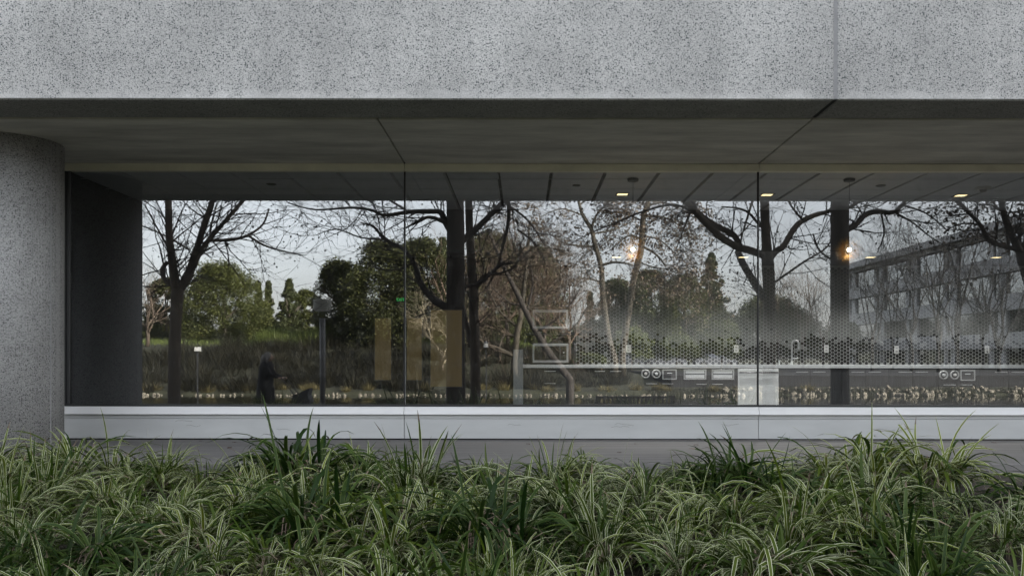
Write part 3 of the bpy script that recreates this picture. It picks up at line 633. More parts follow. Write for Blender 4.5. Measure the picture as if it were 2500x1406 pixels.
def place(proto, x, y, sc, label, z=None, tilt=0.0):
    o = proto if proto.name not in used else proto.copy()
    if proto.name in used: C.objects.link(o)
    used.add(proto.name)
    o.location = (x, y, (ground_z(x, y) if z is None else z)); o.rotation_euler = (rb.uniform(-0.12, 0.12), rb.uniform(-0.12, 0.12)+tilt, rb.uniform(0, 6.28)); o.scale = (sc, sc, sc*rb.uniform(0.92, 1.08))
    return tag(o, label, 'plant', GRP)
special = [  # px, depth, scale, green?, label
    (750, 6.75, 1.48, 'G', 'tall dark green lilyturf clump rising in front of the base panel, left of centre'),
    (690, 6.5, 1.25, 'V', 'upright striped lilyturf clump leaning left beside the tall dark green clump'),
    (790, 5.2, 1.45, 'G', 'broad dark green lilyturf clump with drooping leaves below the tall one'),
    (2075, 6.9, 1.5, 'V', 'big arching lilyturf clump against the base panel under the right pane'),
    (2275, 6.7, 1.5, 'V', 'tall loose lilyturf clump at the far right edge of the walkway'),
    (215, 6.9, 1.3, 'V', 'lilyturf clump sprawling onto the walkway beside the round column'),
    (1880, 4.5, 1.45, 'V', 'large fountain shaped striped lilyturf clump in the right foreground'),
    (930, 4.1, 1.3, 'V', 'bright pale striped lilyturf clump in the centre foreground'),
    (2230, 4.8, 1.20, 'G', 'dark green lilyturf clump in the right foreground corner'),
    (1480, 4.95, 1.10, 'V', 'low spreading striped lilyturf clump with wide ribbons in the middle of the bed'),
    (380, 5.3, 1.15, 'V', 'drooping striped lilyturf clump in the left foreground'),
    (1440, 6.9, 0.95, 'V', 'striped lilyturf clump with upright tips below the middle pane'),
    (90, 6.3, 1.05, 'V', 'shaded lilyturf clump at the foot of the round column')]
taken = []
for px, d, sc, kd, lab in special:
    p = V(px, CY, d); y = p.y
    place(rb.choice(protoV if kd == 'V' else protoG), p.x, y, sc, lab); taken.append((p.x, y))
y = -2.78; row = 0
while y > -7.6:
    dep = y+D; hw = 1300/F*dep+0.7
    x = -hw+(0.2 if row % 2 else 0)
    while x < hw:
        xx, yy = x+rb.uniform(-0.13, 0.13), y+rb.uniform(-0.12, 0.12)
        if not (xx > 3.75 and yy > -3.3) and not (xx < -4.5 and yy > -2.4):
            if all((xx-a)**2+(yy-b_)**2 > 0.09 for a, b_ in taken):
                sc = rb.choice((0.62, 0.85, 1.0, 1.1, 1.3))*rb.uniform(0.92, 1.08)*(0.72 if row == 0 else 0.9 if row == 1 else 1.0)
                g_ = rb.random() < (0.30 if mnoise.noise(Vector((xx*0.9, yy*0.9, 5))) > 0.1 else 0.06)
                place(rb.choice(protoG if g_ else protoV), xx, yy, sc, 'lower green lilyturf clump tucked among the striped clumps' if g_ else 'striped lilyturf clump packed among its neighbours in the bed')
        x += 0.53
    y -= 0.45; row += 1
# gravel by the column and fallen leaves
s = MB(); rg_ = random.Random(4)
for k in range(900):
    x = rg_.gauss(-4.75, 0.33); yy = -2.12+abs(rg_.gauss(0, 0.55)); 
    if x > -3.8 or x < -6 or yy > -0.1: continue
    s.ball((x, yy, 0.004), rg_.uniform(0.006, 0.014), 5, 3, sc=(1, 1, 0.6))
tag(s.build('gravel', mat('brown_gravel', (0.10, 0.085, 0.07), 0.9, var=0.5, vscale=60)), 'brown gravel and litter at the foot of the round column', 'gravel', kind='stuff')
M_dry = mat('dry_leaf', (0.07, 0.04, 0.025), 0.8, var=0.3, vscale=20)
s = MB()
pts = [(-0.04, 0, 0.004), (-0.02, 0.018, 0.012), (0.0, 0.024, 0.006), (0.028, 0.014, 0.014), (0.045, 0, 0.006), (0.028, -0.016, 0.012), (0.0, -0.022, 0.004), (-0.02, -0.016, 0.014)]
c_ = s.vert((0, 0, 0.012)); ids = [s.vert(p) for p in pts]
for i in range(8): s.face((c_, ids[i], ids[(i+1) % 8]))
leaf0 = s.build('fallen_leaf', M_dry)
lf = random.Random(8)
for k, (px, py) in enumerate(((490, 1078), (572, 1081), (948, 1078), (1003, 1079), (1551, 1084), (1512, 1105), (2426, 1080), (560, 1095), (870, 1090), (1290, 1085), (1700, 1087))):
    o = leaf0 if k == 0 else leaf0.copy()
    if k: C.objects.link(o)
    d = CZ*F/(py-CY); p = V(px, py, d); o.location = (p.x, min(p.y, -0.08), 0.001); o.rotation_euler = (lf.uniform(-0.3, 0.3)*0, 0, lf.uniform(0, 6)); o.scale = (lf.uniform(0.5, 1.0),)*3
    tag(o, 'small dry brown leaf lying on the grey walkway', 'leaf', 'fallen leaves on the walkway')

# ------------------------------------------------------------------ the park the glass mirrors
M_bark = mat('plane_bark', (0.055, 0.045, 0.036), 0.9, bump=0.8, bscale=14, stretch=(1, 1, 0.25), col2=(0.13, 0.105, 0.08), vscale=7)
M_bark_d = mat('dark_bark', (0.028, 0.024, 0.021), 0.9, bump=0.9, bscale=12, stretch=(1, 1, 0.2), col2=(0.06, 0.05, 0.042), vscale=7)
M_bark_l = mat('pale_bark', (0.032, 0.027, 0.02), 0.85, bump=0.4, bscale=9, col2=(0.085, 0.072, 0.05), vscale=3)
M_twig = mat('brown_twig', (0.10, 0.075, 0.055), 0.9, var=0.3, vscale=2)
M_twig_d = mat('dark_twig', (0.035, 0.03, 0.027), 0.9)
def grow(s, p, dv, Ln, r, lvl, rng, up=0.06, jit=0.22, kids=(3, 5), balls=None, tips=None, sides=None):
    n = max(3, int(Ln/0.28)) if Ln < 4 else int(Ln/0.45); pts = [p.copy()]; rs = [r]; q = p.copy(); dirs = [dv.normalized()]; d_ = dv.normalized()
    for i in range(n):
        d_ = (d_+Vector((rng.uniform(-jit, jit), rng.uniform(-jit, jit), rng.uniform(-jit, jit)+up))).normalized()
        q = q+d_*(Ln/n); pts.append(q.copy()); dirs.append(d_); rs.append(r*(1-0.6*(i+1)/n))
    s.tube(pts, rs, sides or (6 if r > 0.05 else 4 if r > 0.018 else 3), cap=False)
    if tips is not None and lvl <= 1: tips.append((pts[-1], d_))
    if balls is not None and lvl <= 1 and rng.random() < 0.22: balls.append(pts[-1]-Vector((0, 0, rng.uniform(0.05, 0.2))))
    if lvl > 0:
        for k in range(rng.randint(*kids)):
            i = rng.randint(max(1, n//4), n); ax = dirs[i].orthogonal().normalized(); ax.rotate(Matrix.Rotation(rng.uniform(0, 2*PI), 3, dirs[i]))
            nd = (dirs[i]*rng.uniform(0.5, 0.95)+ax*rng.uniform(0.5, 1.0)).normalized()
            grow(s, pts[i], nd, Ln*rng.uniform(0.38, 0.66), max(0.0055, rs[i]*rng.uniform(0.5, 0.75)), lvl-1, rng, up, jit, kids, balls, tips)
def catmull(pts, sub=4):
    out = []
    for i in range(len(pts)-1):
        a, b, c, d_ = pts[max(i-1, 0)], pts[i], pts[i+1], pts[min(i+2, len(pts)-1)]
        for k in range(sub):
            t = k/sub; out.append([0.5*((2*b[j])+(-a[j]+c[j])*t+(2*a[j]-5*b[j]+4*c[j]-d_[j])*t*t+(-a[j]+3*b[j]-3*c[j]+d_[j])*t**3) for j in range(len(b))])
    out.append(list(pts[-1])); return out
def traced_tree(name, label, d0, trunk, limbs, seed, bark, twig, group, twigL=1.2, dens=2.2, balls_on=True, ball_r=0.022, base_z=None, lvl=2, up=0.05, tuft=None):
    """trunk and limbs as (pixel x, pixel y, half width in pixels); limbs drift in distance so the tree has depth"""
    rng = random.Random(seed); base = RF(trunk[0][0], trunk[0][1], d0); base.z = ground_z(base.x, base.y) if base_z is None else base_z
    t = thing(name, label, 'tree', base, 0, group)
    def path(pl, slope):
        q = catmull(pl, 4); out = []; rs = []; acc = 0
        for i, a in enumerate(q):
            if i: acc += math.hypot(a[0]-q[i-1][0], a[1]-q[i-1][1])
            d = d0+slope*acc/F*d0; out.append(RF(a[0], a[1], d)-base); rs.append(a[2]/F*d)
        return out, rs
    s = MB(); pts, rs = path(trunk, 0.0)
    if pts[0].z > 0.02: pts = [Vector((pts[0].x, pts[0].y, -0.1))]+pts; rs = [rs[0]*1.25]+rs
    else:
        keep = [i for i, p in enumerate(pts) if p.z > 0.25]; i0 = keep[0]; pts = [Vector((pts[i0].x, pts[i0].y, -0.1))]+pts[i0:]; rs = [rs[i0]*1.25]+rs[i0:]
    s.tube(pts, rs, 14); s.build('trunk', bark, t, smooth=True)
    s = MB(); tw = MB(); bl = [] ; tips = []
    for li, pl in enumerate(limbs):
        slope = rng.uniform(-0.5, 0.5); pts, rs = path(pl, slope); s.tube(pts, rs, 8)
        L_ = sum((b-a).length for a, b in zip(pts, pts[1:])); nt_ = int(L_*dens*2.2)
        for k in range(nt_):
            i = rng.randint(1, len(pts)-1); t_ = (pts[i]-pts[i-1]).normalized(); ax = t_.orthogonal().normalized(); ax.rotate(Matrix.Rotation(rng.uniform(0, 2*PI), 3, t_))
            nd = (t_*rng.uniform(0.2, 0.9)+ax*rng.uniform(0.5, 1.0)+Vector((0, 0, rng.uniform(-0.5, 0.6)))).normalized()
            grow(tw, pts[i], nd, twigL*rng.uniform(0.5, 1.4), max(0.009, min(0.02, rs[i]*0.5)), lvl, rng, up, 0.2, (2, 4), bl if balls_on else None, tips)
    s.build('limb', bark, t, smooth=True); tw.build('twigs', twig, t)
    if balls_on:
        b_ = MB()
        for p in bl: b_.ball(p, ball_r*rng.uniform(0.7, 1.2), 6, 4)
        b_.build('seed_balls', M_twig_d, t)
    if tuft:
        lv = MB()
        for p, d_ in tips:
            if rng.random() < tuft[0]:
                for k in range(tuft[1]):
                    c = p+Vector((rng.gauss(0, 0.14), rng.gauss(0, 0.14), rng.gauss(-0.05, 0.14))); leaf(lv, c, rng, tuft[2])
        lv.build('dead_leaves', tuft[3], t, attrs=True)
    return t
def leaf(s, c, rng, size):
    a = Vector((rng.uniform(-1, 1), rng.uniform(-1, 1), rng.uniform(-1, 1))); a = a.normalized() if a.length > 0.01 else Vector((1, 0, 0))
    b = a.orthogonal().normalized(); b.rotate(Matrix.Rotation(rng.uniform(0, 2*PI), 3, a)); v = rng.random()
    z = size*rng.uniform(0.6, 1.3)
    i = [s.vert(c+a*z, v), s.vert(c+b*z*0.55, v), s.vert(c-a*z*0.8, v), s.vert(c-b*z*0.55, v)]; s.face(i)
L_dead = leaf_mat('dead_leaf', (0.04, 0.032, 0.026), (0.16, 0.12, 0.08), 0.2)
GP = 'bare plane trees beside the footpath'
EXT = -420                                                # trunks run on above the overhang's mirrored edge
traced_tree('plane_tree', 'bare plane tree with forked trunk mirrored in the left window pane', 21.0,
    [(425, 1000, 15), (426, 870, 15), (430, 770, 14), (434, 705, 16)],
    [[(430, 712, 13), (421, 640, 11), (413, 580, 9), (411, 500, 9), (404, 380, 8), (396, 200, 6), (380, 0, 3)],
     [(430, 704, 5), (404, 687, 6), (395, 659, 5), (410, 640, 5)],
     [(437, 710, 12), (461, 672, 11), (474, 626, 9), (486, 590, 8), (504, 534, 8), (517, 495, 7), (545, 380, 6), (560, 200, 3)],
     [(474, 655, 6), (492, 610, 6), (538, 554, 5), (589, 495, 5), (650, 420, 3), (700, 340, 2)],
     [(508, 588, 4), (563, 586, 4), (604, 575, 3), (640, 549, 2.5), (656, 510, 2)],
     [(604, 575, 3), (645, 600, 2.4), (700, 616, 2), (745, 624, 1.2)],
     [(461, 610, 2.5), (400, 575, 2), (330, 545, 1.5)], [(411, 500, 4), (380, 460, 3), (320, 430, 2)], [(418, 620, 3), (385, 560, 2), (352, 500, 1.5)],
     [(517, 495, 4), (600, 460, 3), (720, 470, 2)]], 11, M_bark, M_twig_d, GP, 1.25, 2.6)
traced_tree('plane_tree', 'thick straight dark plane trunk mirrored left of the middle pane centre', 20.6,
    [(1113, 1005, 24), (1112, 800, 22.5), (1112, 600, 22), (1111, 480, 21), (1110, 200, 17), (1108, 0, 14)],
    [[(1096, 560, 8), (1085, 540, 7), (1076, 519, 6), (1040, 517, 6), (999, 518, 5), (938, 526, 4), (907, 514, 3.4), (856, 508, 3), (769, 513, 2), (702, 495, 1.5)],
     [(1100, 552, 5), (1070, 537, 5), (1045, 531, 4), (1020, 540, 3), (985, 560, 2)],
     [(1100, 756, 11), (1075, 742, 10), (1050, 723, 9), (1025, 687, 8), (1010, 641, 6), (979, 605, 5), (938, 585, 4), (912, 554, 3), (880, 545, 1.5)],
     [(1122, 595, 9), (1140, 578, 8), (1158, 564, 8), (1194, 528, 7), (1225, 495, 6), (1290, 420, 5), (1330, 300, 3)],
     [(938, 585, 2.5), (880, 580, 2), (820, 560, 1.5), (770, 575, 1)], [(1000, 520, 3), (930, 480, 2.4), (840, 455, 2)], [(1010, 641, 3), (960, 660, 2), (900, 650, 1.2)],
     [(1125, 700, 5), (1170, 690, 4), (1215, 650, 3), (1250, 640, 2)]], 12, M_bark_d, M_twig_d, GP, 1.3, 2.6)
traced_tree('plane_tree', 'slim plane trunk with sunlit foot right of the thick dark trunk', 21.8,
    [(1159, 1005, 13), (1161, 900, 12.5), (1157, 780, 12), (1154, 700, 11), (1148, 600, 10), (1144, 500, 9), (1140, 380, 8), (1135, 100, 5)],
    [[(1160, 705, 5), (1170, 690, 4.5), (1184, 672, 4), (1220, 667, 3), (1262, 650, 2)], [(1238, 470, 5), (1241, 534, 4.5), (1231, 585, 4), (1215, 646, 3), (1190, 700, 2)],
     [(1143, 500, 5), (1190, 420, 5), (1238, 470, 4.5)], [(1150, 845, 7), (1140, 800, 6), (1128, 745, 5)],
     [(1262, 560, 3), (1300, 590, 2), (1330, 640, 1.2)], [(1238, 500, 3), (1290, 540, 2.4), (1330, 600, 1.5)]], 13, M_bark, M_twig_d, GP, 1.1, 2.4)
traced_tree('plane_tree', 'plane tree with heavy low limb mirrored at the second glass joint', 21.2,
    [(1878, 1005, 16), (1878, 860, 15), (1878, 720, 15), (1874, 640, 15), (1871, 600, 12), (1868, 549, 11), (1866, 500, 11), (1862, 300, 9), (1858, 50, 5)],
    [[(1872, 628, 10), (1852, 618, 9.5), (1825, 609, 9.5), (1795, 600, 9), (1752, 571, 9), (1720, 541, 9), (1699, 519, 8), (1682, 498, 7), (1640, 430, 5), (1580, 300, 3)],
     [(1803, 600, 7), (1798, 581, 7), (1784, 568, 7), (1763, 558, 7), (1733, 541, 6.5), (1709, 522, 6), (1694, 500, 6), (1670, 400, 4)],
     [(1876, 745, 10), (1862, 722, 10), (1844, 694, 9.5), (1814, 645, 9), (1801, 612, 8)],
     [(1880, 630, 9), (1895, 612, 8), (1913, 600, 7.5), (1938, 559, 7), (1959, 539, 6.5), (1995, 523, 6), (2025, 514, 5), (2070, 480, 4)],
     [(1868, 560, 4), (1850, 545, 3.5), (1828, 520, 3), (1800, 508, 2.5), (1760, 505, 2)], [(1700, 520, 3), (1640, 500, 3), (1560, 520, 2.5), (1500, 545, 2), (1450, 565, 1.5), (1400, 590, 1)],
     [(1690, 505, 3), (1668, 560, 2), (1650, 610, 1.2)], [(1840, 480, 3), (1815, 560, 2), (1805, 600, 1.4)],
     [(1960, 538, 3), (1930, 500, 2.5), (1900, 440, 2)], [(1890, 690, 3), (1960, 640, 2.6), (2020, 600, 2), (2040, 540, 1.5)]], 14, M_bark, M_twig_d, GP, 1.15, 2.2)
traced_tree('plane_tree', 'dark straight plane trunk mirrored behind the glowing pendant lamp', 20.4,
    [(2051, 1005, 22), (2050, 800, 22), (2050, 600, 22), (2050, 480, 21.5), (2048, 200, 18), (2045, 0, 14)],
    [[(2062, 560, 8), (2075, 556, 7.5), (2092, 545, 7), (2107, 528, 7), (2128, 518, 6.5), (2148, 517, 6), (2179, 518, 5.5), (2200, 502, 5), (2225, 470, 4), (2300, 400, 3)],
     [(2060, 510, 5), (2085, 500, 4), (2130, 470, 3)], [(2150, 517, 2.5), (2158, 570, 2), (2140, 620, 1)], [(2180, 516, 2.5), (2230, 545, 2), (2290, 590, 1.4), (2330, 600, 1)],
     [(2040, 640, 3), (2000, 610, 2.4), (1985, 570, 1.8)], [(2200, 500, 3), (2260, 520, 2), (2310, 560, 1.4)]], 15, M_bark_d, M_twig_d, GP, 1.1, 2.2)
traced_tree('plane_tree', 'leafy dark plane tree mirrored at the far right of the glass', 21.5,
    [(2560, 1005, 17), (2545, 800, 16), (2515, 690, 14), (2492, 615, 12)],
    [[(2492, 620, 10), (2474, 580, 9), (2460, 549, 8), (2448, 510, 7), (2436, 440, 6), (2420, 300, 4)], [(2490, 608, 6), (2450, 600, 6), (2414, 585, 5.5), (2394, 549, 5), (2358, 513, 4), (2320, 480, 3), (2270, 470, 2)],
     [(2495, 620, 9), (2520, 540, 8), (2540, 400, 6), (2550, 200, 3)], [(2394, 549, 2.5), (2350, 545, 2), (2310, 560, 1.2)], [(2450, 520, 3), (2420, 500, 2), (2380, 500, 1.4)]], 16, M_bark_d, M_twig_d, GP, 0.9, 3.0, tuft=(0.5, 2, 0.06, L_dead))
# far sycamores with hanging dead leaves
GS = 'pale barked sycamores across the pond'
for nm, lab, d0, tr_, lm, sd_ in (
    ('sycamore_tree', 'pale curved sycamore trunk, left one of the leaning pair across the pond', 58, [(1500, 876, 9), (1488, 830, 8), (1478, 770, 7.5), (1471, 700, 7), (1468, 656, 6.5), (1461, 626, 6), (1451, 592, 5.5), (1443, 558, 5), (1423, 528, 4), (1413, 494, 3.5), (1395, 400, 2)],
     [[(1443, 556, 3), (1455, 525, 2.5), (1480, 500, 2), (1500, 470, 1.5)], [(1464, 650, 3.5), (1500, 640, 3), (1540, 645, 2)], [(1455, 600, 2.4), (1420, 600, 2), (1370, 590, 1.4), (1330, 560, 1)], [(1447, 570, 2), (1500, 560, 1.8), (1545, 540, 1.2)], [(1420, 525, 2), (1370, 510, 1.6), (1320, 530, 1)], [(1470, 690, 2.2), (1420, 680, 1.8), (1370, 700, 1.2)], [(1415, 500, 2), (1460, 470, 1.6), (1510, 500, 1)]], 31),
    ('sycamore_tree', 'taller pale sycamore trunk, right one of the leaning pair across the pond', 60, [(1518, 876, 9), (1528, 800, 8.5), (1546, 690, 8), (1555, 650, 8), (1564, 613, 7.5), (1567, 581, 7), (1571, 528, 6.5), (1581, 496, 6), (1590, 420, 4), (1595, 330, 2)],
     [[(1560, 665, 3), (1600, 665, 3), (1622, 690, 2.5), (1660, 720, 2)], [(1566, 600, 3), (1600, 620, 2.5), (1625, 650, 2)], [(1566, 585, 2.4), (1535, 575, 2), (1490, 610, 1.4)], [(1572, 530, 2.5), (1620, 530, 2), (1670, 560, 1.4), (1690, 610, 1)], [(1578, 505, 2.5), (1620, 495, 2), (1680, 520, 1.5)], [(1570, 540, 2.2), (1520, 520, 1.8), (1470, 520, 1.2)], [(1568, 575, 2), (1610, 585, 1.6), (1650, 620, 1)], [(1560, 640, 2), (1610, 655, 1.6), (1680, 655, 1.2)]], 32)):
    traced_tree(nm, lab, d0, tr_, lm, sd_, M_bark_l, M_twig_d, GS, 2.4, 2.0, True, 0.06, None, 2, 0.0, (0.8, 6, 0.10, L_dead))
traced_tree('sycamore_tree', 'leaning grey sycamore trunk mirrored in front of the microwaves', 44, [(1392, 925, 9), (1344, 865, 8.5), (1301, 796, 7.5), (1275, 742, 6.5), (1230, 651, 5), (1190, 560, 3)],
    [[(1285, 765, 3), (1300, 700, 2.5), (1296, 650, 2)], [(1275, 742, 3), (1245, 740, 2), (1200, 700, 1.4)], [(1240, 670, 2.4), (1280, 620, 2), (1330, 590, 1.2)], [(1210, 600, 2), (1250, 540, 1.4)], [(1310, 810, 3), (1370, 770, 2), (1420, 700, 1.4)], [(1330, 845, 3), (1400, 800, 2), (1440, 740, 1.2)]], 33, M_bark_d, M_twig, GS, 2.2, 2.6, False, lvl=2, tuft=(0.2, 2, 0.08, L_dead))
traced_tree('sycamore_tree', 'white barked upright sycamore with tangled low branches across the pond', 52, [(1256, 880, 8), (1262, 820, 7), (1273, 759, 6), (1287, 628, 4), (1292, 540, 2)],
    [[(1258, 870, 6), (1215, 850, 5), (1180, 838, 4), (1168, 800, 3)], [(1262, 822, 4), (1230, 820, 3.5), (1215, 870, 3)], [(1270, 770, 3), (1310, 740, 2), (1350, 700, 1.4)], [(1265, 800, 3), (1220, 760, 2.4), (1190, 700, 1.4)], [(1280, 690, 2.2), (1240, 650, 1.6), (1210, 600, 1)], [(1284, 650, 2), (1330, 640, 1.4), (1370, 650, 1)], [(1275, 740, 2), (1330, 780, 1.6), (1380, 790, 1)], [(1287, 630, 2), (1320, 590, 1.4)]], 34, M_bark_l, M_twig, GS, 2.6, 3.0, False, lvl=2)
# brown bare thicket trees (grown freely)
def bare_tree(name, label, px, d, h_px, seed, bark, twig, group, spread=1.0, base_py=None, r=0.14, kids=(4, 6)):
    rng = random.Random(seed); p = RF(px, CY, d); gz = ground_z(p.x, p.y); p.z = gz; H = (CY-h_px)/F*d+CZ-gz
    t = thing(name, label, 'tree', p, 0, group); s = MB(); tw = MB()
    s.tube([(0, 0, -0.1), (rng.uniform(-.1, .1), 0, H*0.12), (rng.uniform(-.2, .2), rng.uniform(-.2, .2), H*0.3)], [r*1.2, r, r*0.8], 8); top = Vector(s.v[-1])
    s.build('trunk', bark, t, smooth=True)
    for k in range(5):
        a = 2*PI*k/5+rng.uniform(-.5, .5); grow(tw, Vector((0, 0, H*rng.uniform(0.12, 0.3))), Vector((math.cos(a)*0.7*spread, math.sin(a)*0.7*spread, 1)), H*rng.uniform(0.5, 0.8), r*0.55, 3, rng, 0.10, 0.2, kids)
    tw.build('branches', twig, t)
    return t
M_twig_k = mat('blackish_twig', (0.016, 0.014, 0.012), 0.95)  # darker twig colour for the trees before the office block
M_twig_r = mat('russet_twig', (0.15, 0.105, 0.075), 0.9, var=0.3, vscale=2)
M_twig_p = mat('straw_twig', (0.26, 0.22, 0.15), 0.9, var=0.3, vscale=2)
for k, (px, d, hp, sd_, lab) in enumerate(((1160, 62, 600, 41, 'russet bare tree behind the slim plane trunk'), (1240, 66, 590, 42, 'russet bare tree behind the white barked sycamore'), (1330, 64, 610, 43, 'russet bare tree above the shelf tower'), (1390, 70, 640, 44, 'twiggy bare tree left of the leaning pair'), (1080, 56, 730, 45, 'pale twiggy shrub tree in front of the dark evergreen'))):
    bare_tree('bare_tree', lab, px, d, hp, sd_, M_bark, M_twig_p if k == 4 else M_twig_r, 'bare brown trees across the pond', 1.4, kids=(5, 7))
bare_tree('bare_tree', 'straw coloured bare thicket tree at the left end of the mirrored bank', 360, 66, 655, 46, M_twig, M_twig, 'bare brown trees across the pond', 1.5)
for px, d, hp, sd_, lab in ((2130, 74, 560, 51, 'wispy young tree standing at the left end of the far office block'), (2225, 70, 590, 52, 'wispy young tree before the middle of the far office block'), (2335, 62, 560, 53, 'wispy young tree before the right end of the far office block'), (2400, 78, 640, 54, 'short wispy young tree near the far right of the office block'), (2180, 82, 600, 58, 'thin wispy young tree between the two taller ones before the office block'), (2290, 66, 575, 59, 'many stemmed wispy young tree before the office block'), (2440, 60, 600, 60, 'wispy young tree at the far right edge of the glass'), (1960, 90, 655, 55, 'pale wispy tree at the left of the thick dark trunk'), (1900, 95, 665, 56, 'pale wispy tree behind the second glass joint'), (2010, 92, 660, 57, 'pale wispy tree touching the thick dark trunk')):
    bare_tree('young_tree', lab, px, d, hp, sd_, M_twig_k if px > 2100 else M_twig_d, M_twig_k if px > 2100 else M_twig, 'wispy young trees by the far office block', 0.5, r=0.12, kids=(4, 6))

# evergreens
L_oak = leaf_mat('oak_leaf', (0.034, 0.044, 0.011), (0.12, 0.128, 0.036), 0.2)
L_dk = leaf_mat('evergreen_leaf', (0.016, 0.022, 0.008), (0.082, 0.088, 0.025), 0.2)
L_con = leaf_mat('conifer_needle', (0.026, 0.034, 0.014), (0.095, 0.105, 0.04), 0.15)
L_sh = leaf_mat('shrub_leaf', (0.04, 0.06, 0.02), (0.15, 0.17, 0.05), 0.3)
def crown_tree(name, label, px, d, w_px, top_py, base_py, seed, lm, group, kind='round', clumps=90, per=70, size=0.2, trunk_h=0.15, cat='tree'):
    rng = random.Random(seed); p = RF(px, CY, d); gz = ground_z(p.x, p.y); p.z = gz; H = CZ-(top_py-CY)/F*d-gz; Wd = w_px/F*d/2
    t = thing(name, label, cat, p, 0, group); s = MB(); zb = max(0.0, (CZ-(base_py-CY)/F*d-gz)); zb = min(zb, H*0.4)
    tk = MB(); r = 0.035*H if kind != 'bush' else 0.02*H
    tk.tube([(0, 0, -0.1), (0.1, 0, H*0.3), (0, 0.1, H*0.75)], [r, r*0.8, r*0.25], 8)
    for k in range(5):
        a = rng.uniform(0, 6.28); z0 = H*rng.uniform(0.2, 0.5); tk.tube([(0.05, 0, z0), (Wd*0.35*math.cos(a), Wd*0.35*math.sin(a), z0+H*0.14), (Wd*0.65*math.cos(a), Wd*0.65*math.sin(a), z0+H*0.24)], [r*0.5, r*0.35, r*0.12], 5)
    tk.build('trunk', M_bark, t, smooth=True)
    clumps = int(clumps*1.7); per = int(per*2.1); size *= 0.58
    for k in range(clumps):
        h = rng.random()
        if kind == 'cone':
            z = zb+(H-zb)*h**1.15; R = Wd*((1-(z-zb)/(H-zb))**0.8)*(0.72+0.28*math.sin(h*37+seed)); rr = R*math.sqrt(rng.uniform(0.25, 1.0)); cr_ = max(0.25, Wd*0.22*(1.1-h))
        else:
            zz = (h*1.05)**0.85; prof = math.sin(PI*min(1, 0.26+0.70*zz))**0.6; z = zb+(H-zb)*min(zz, 0.97); a0 = rng.uniform(0, 2*PI); R = Wd*prof*(0.84+0.42*mnoise.noise(Vector((1.6*math.cos(a0)+seed, 1.6*math.sin(a0), h*3.0)))); rr = R*math.sqrt(rng.uniform(0.35, 1.0)); cr_ = Wd*rng.uniform(0.13, 0.24)
        a = rng.uniform(0, 2*PI) if kind == 'cone' else a0; c = Vector((rr*math.cos(a), rr*math.sin(a), z))
        for j in range(per):
            g3 = Vector((rng.gauss(0, 1), rng.gauss(0, 1), rng.gauss(0, 0.8))); g3 = g3.normalized()*cr_*(rng.uniform(0.55, 1.05) if rng.random() < 0.85 else rng.uniform(1.0, 1.5))
            leaf(s, c+g3, rng, size)
    s.build('crown', lm, t, attrs=True)
    return t
GE = 'evergreen trees across the pond'
crown_tree('evergreen_tree', 'broad round evergreen with dense sunlit crown right of the forked plane tree', 545, 82, 235, 655, 838, 61, L_oak, GE, clumps=150, per=80, size=0.17)
crown_tree('evergreen_tree', 'lower dark evergreen at the left edge behind the forked plane tree', 405, 88, 120, 690, 832, 62, L_dk, GE, clumps=70, per=70, size=0.2)
crown_tree('evergreen_tree', 'small rounded evergreen tucked at the right foot of the broad round one', 655, 84, 60, 780, 845, 63, L_oak, GE, 'bush', 40, 60, 0.18)
crown_tree('conifer_tree', 'slender dark conifer just right of the broad round evergreen', 655, 112, 46, 692, 845, 64, L_con, GE, 'cone', 90, 50, 0.26)
crown_tree('conifer_tree', 'dark conifer peeking behind the broad round evergreen', 630, 118, 52, 690, 845, 65, L_con, GE, 'cone', 80, 50, 0.26)
crown_tree('conifer_tree', 'broad cone shaped conifer left of the drum headed lamp post', 706, 96, 92, 686, 840, 66, L_con, GE, 'cone', 120, 70, 0.2, 0.2)
crown_tree('evergreen_tree', 'loose grey green tree between the cone shaped conifer and the lamp post', 742, 100, 80, 712, 845, 67, L_oak, GE, clumps=60, per=60, size=0.2)
crown_tree('evergreen_tree', 'large dark evergreen right of the lamp post, tallest of the dark mass', 930, 66, 215, 600, 850, 68, L_dk, GE, clumps=150, per=80, size=0.17)
crown_tree('evergreen_tree', 'wide dark evergreen behind the lamp post head', 832, 70, 160, 645, 850, 69, L_dk, GE, clumps=110, per=80, size=0.17)
crown_tree('evergreen_tree', 'dark evergreen behind the first glass joint', 1030, 74, 180, 592, 845, 70, L_dk, GE, clumps=120, per=80, size=0.18)
crown_tree('conifer_tree', 'dark pine rising behind the thick dark plane trunk', 1080, 84, 120, 585, 845, 71, L_con, GE, 'cone', 120, 60, 0.22)
crown_tree('evergreen_tree', 'dark evergreen behind the slim plane trunk and russet trees', 1200, 88, 210, 578, 845, 72, L_dk, GE, clumps=150, per=70, size=0.2)
crown_tree('conifer_tree', 'pine behind the russet bare trees over the shelf tower', 1300, 96, 170, 612, 850, 73, L_con, GE, 'round', 120, 60, 0.24)
crown_tree('conifer_tree', 'tall cone shaped conifer left of the second glass joint', 1736, 100, 150, 618, 860, 74, L_con, GE, 'cone', 150, 70, 0.22)
crown_tree('evergreen_tree', 'dark rounded evergreen right behind the taller sycamore trunk', 1590, 105, 150, 668, 860, 75, L_con, GE, 'round', 120, 60, 0.24)
crown_tree('conifer_tree', 'small narrow conifer left of the curved sycamore trunk', 1440, 108, 60, 715, 865, 76, L_con, GE, 'cone', 70, 50, 0.24)
crown_tree('conifer_tree', 'conifer right behind the curved sycamore trunk', 1505, 110, 120, 688, 865, 77, L_con, GE, 'round', 100, 60, 0.26)
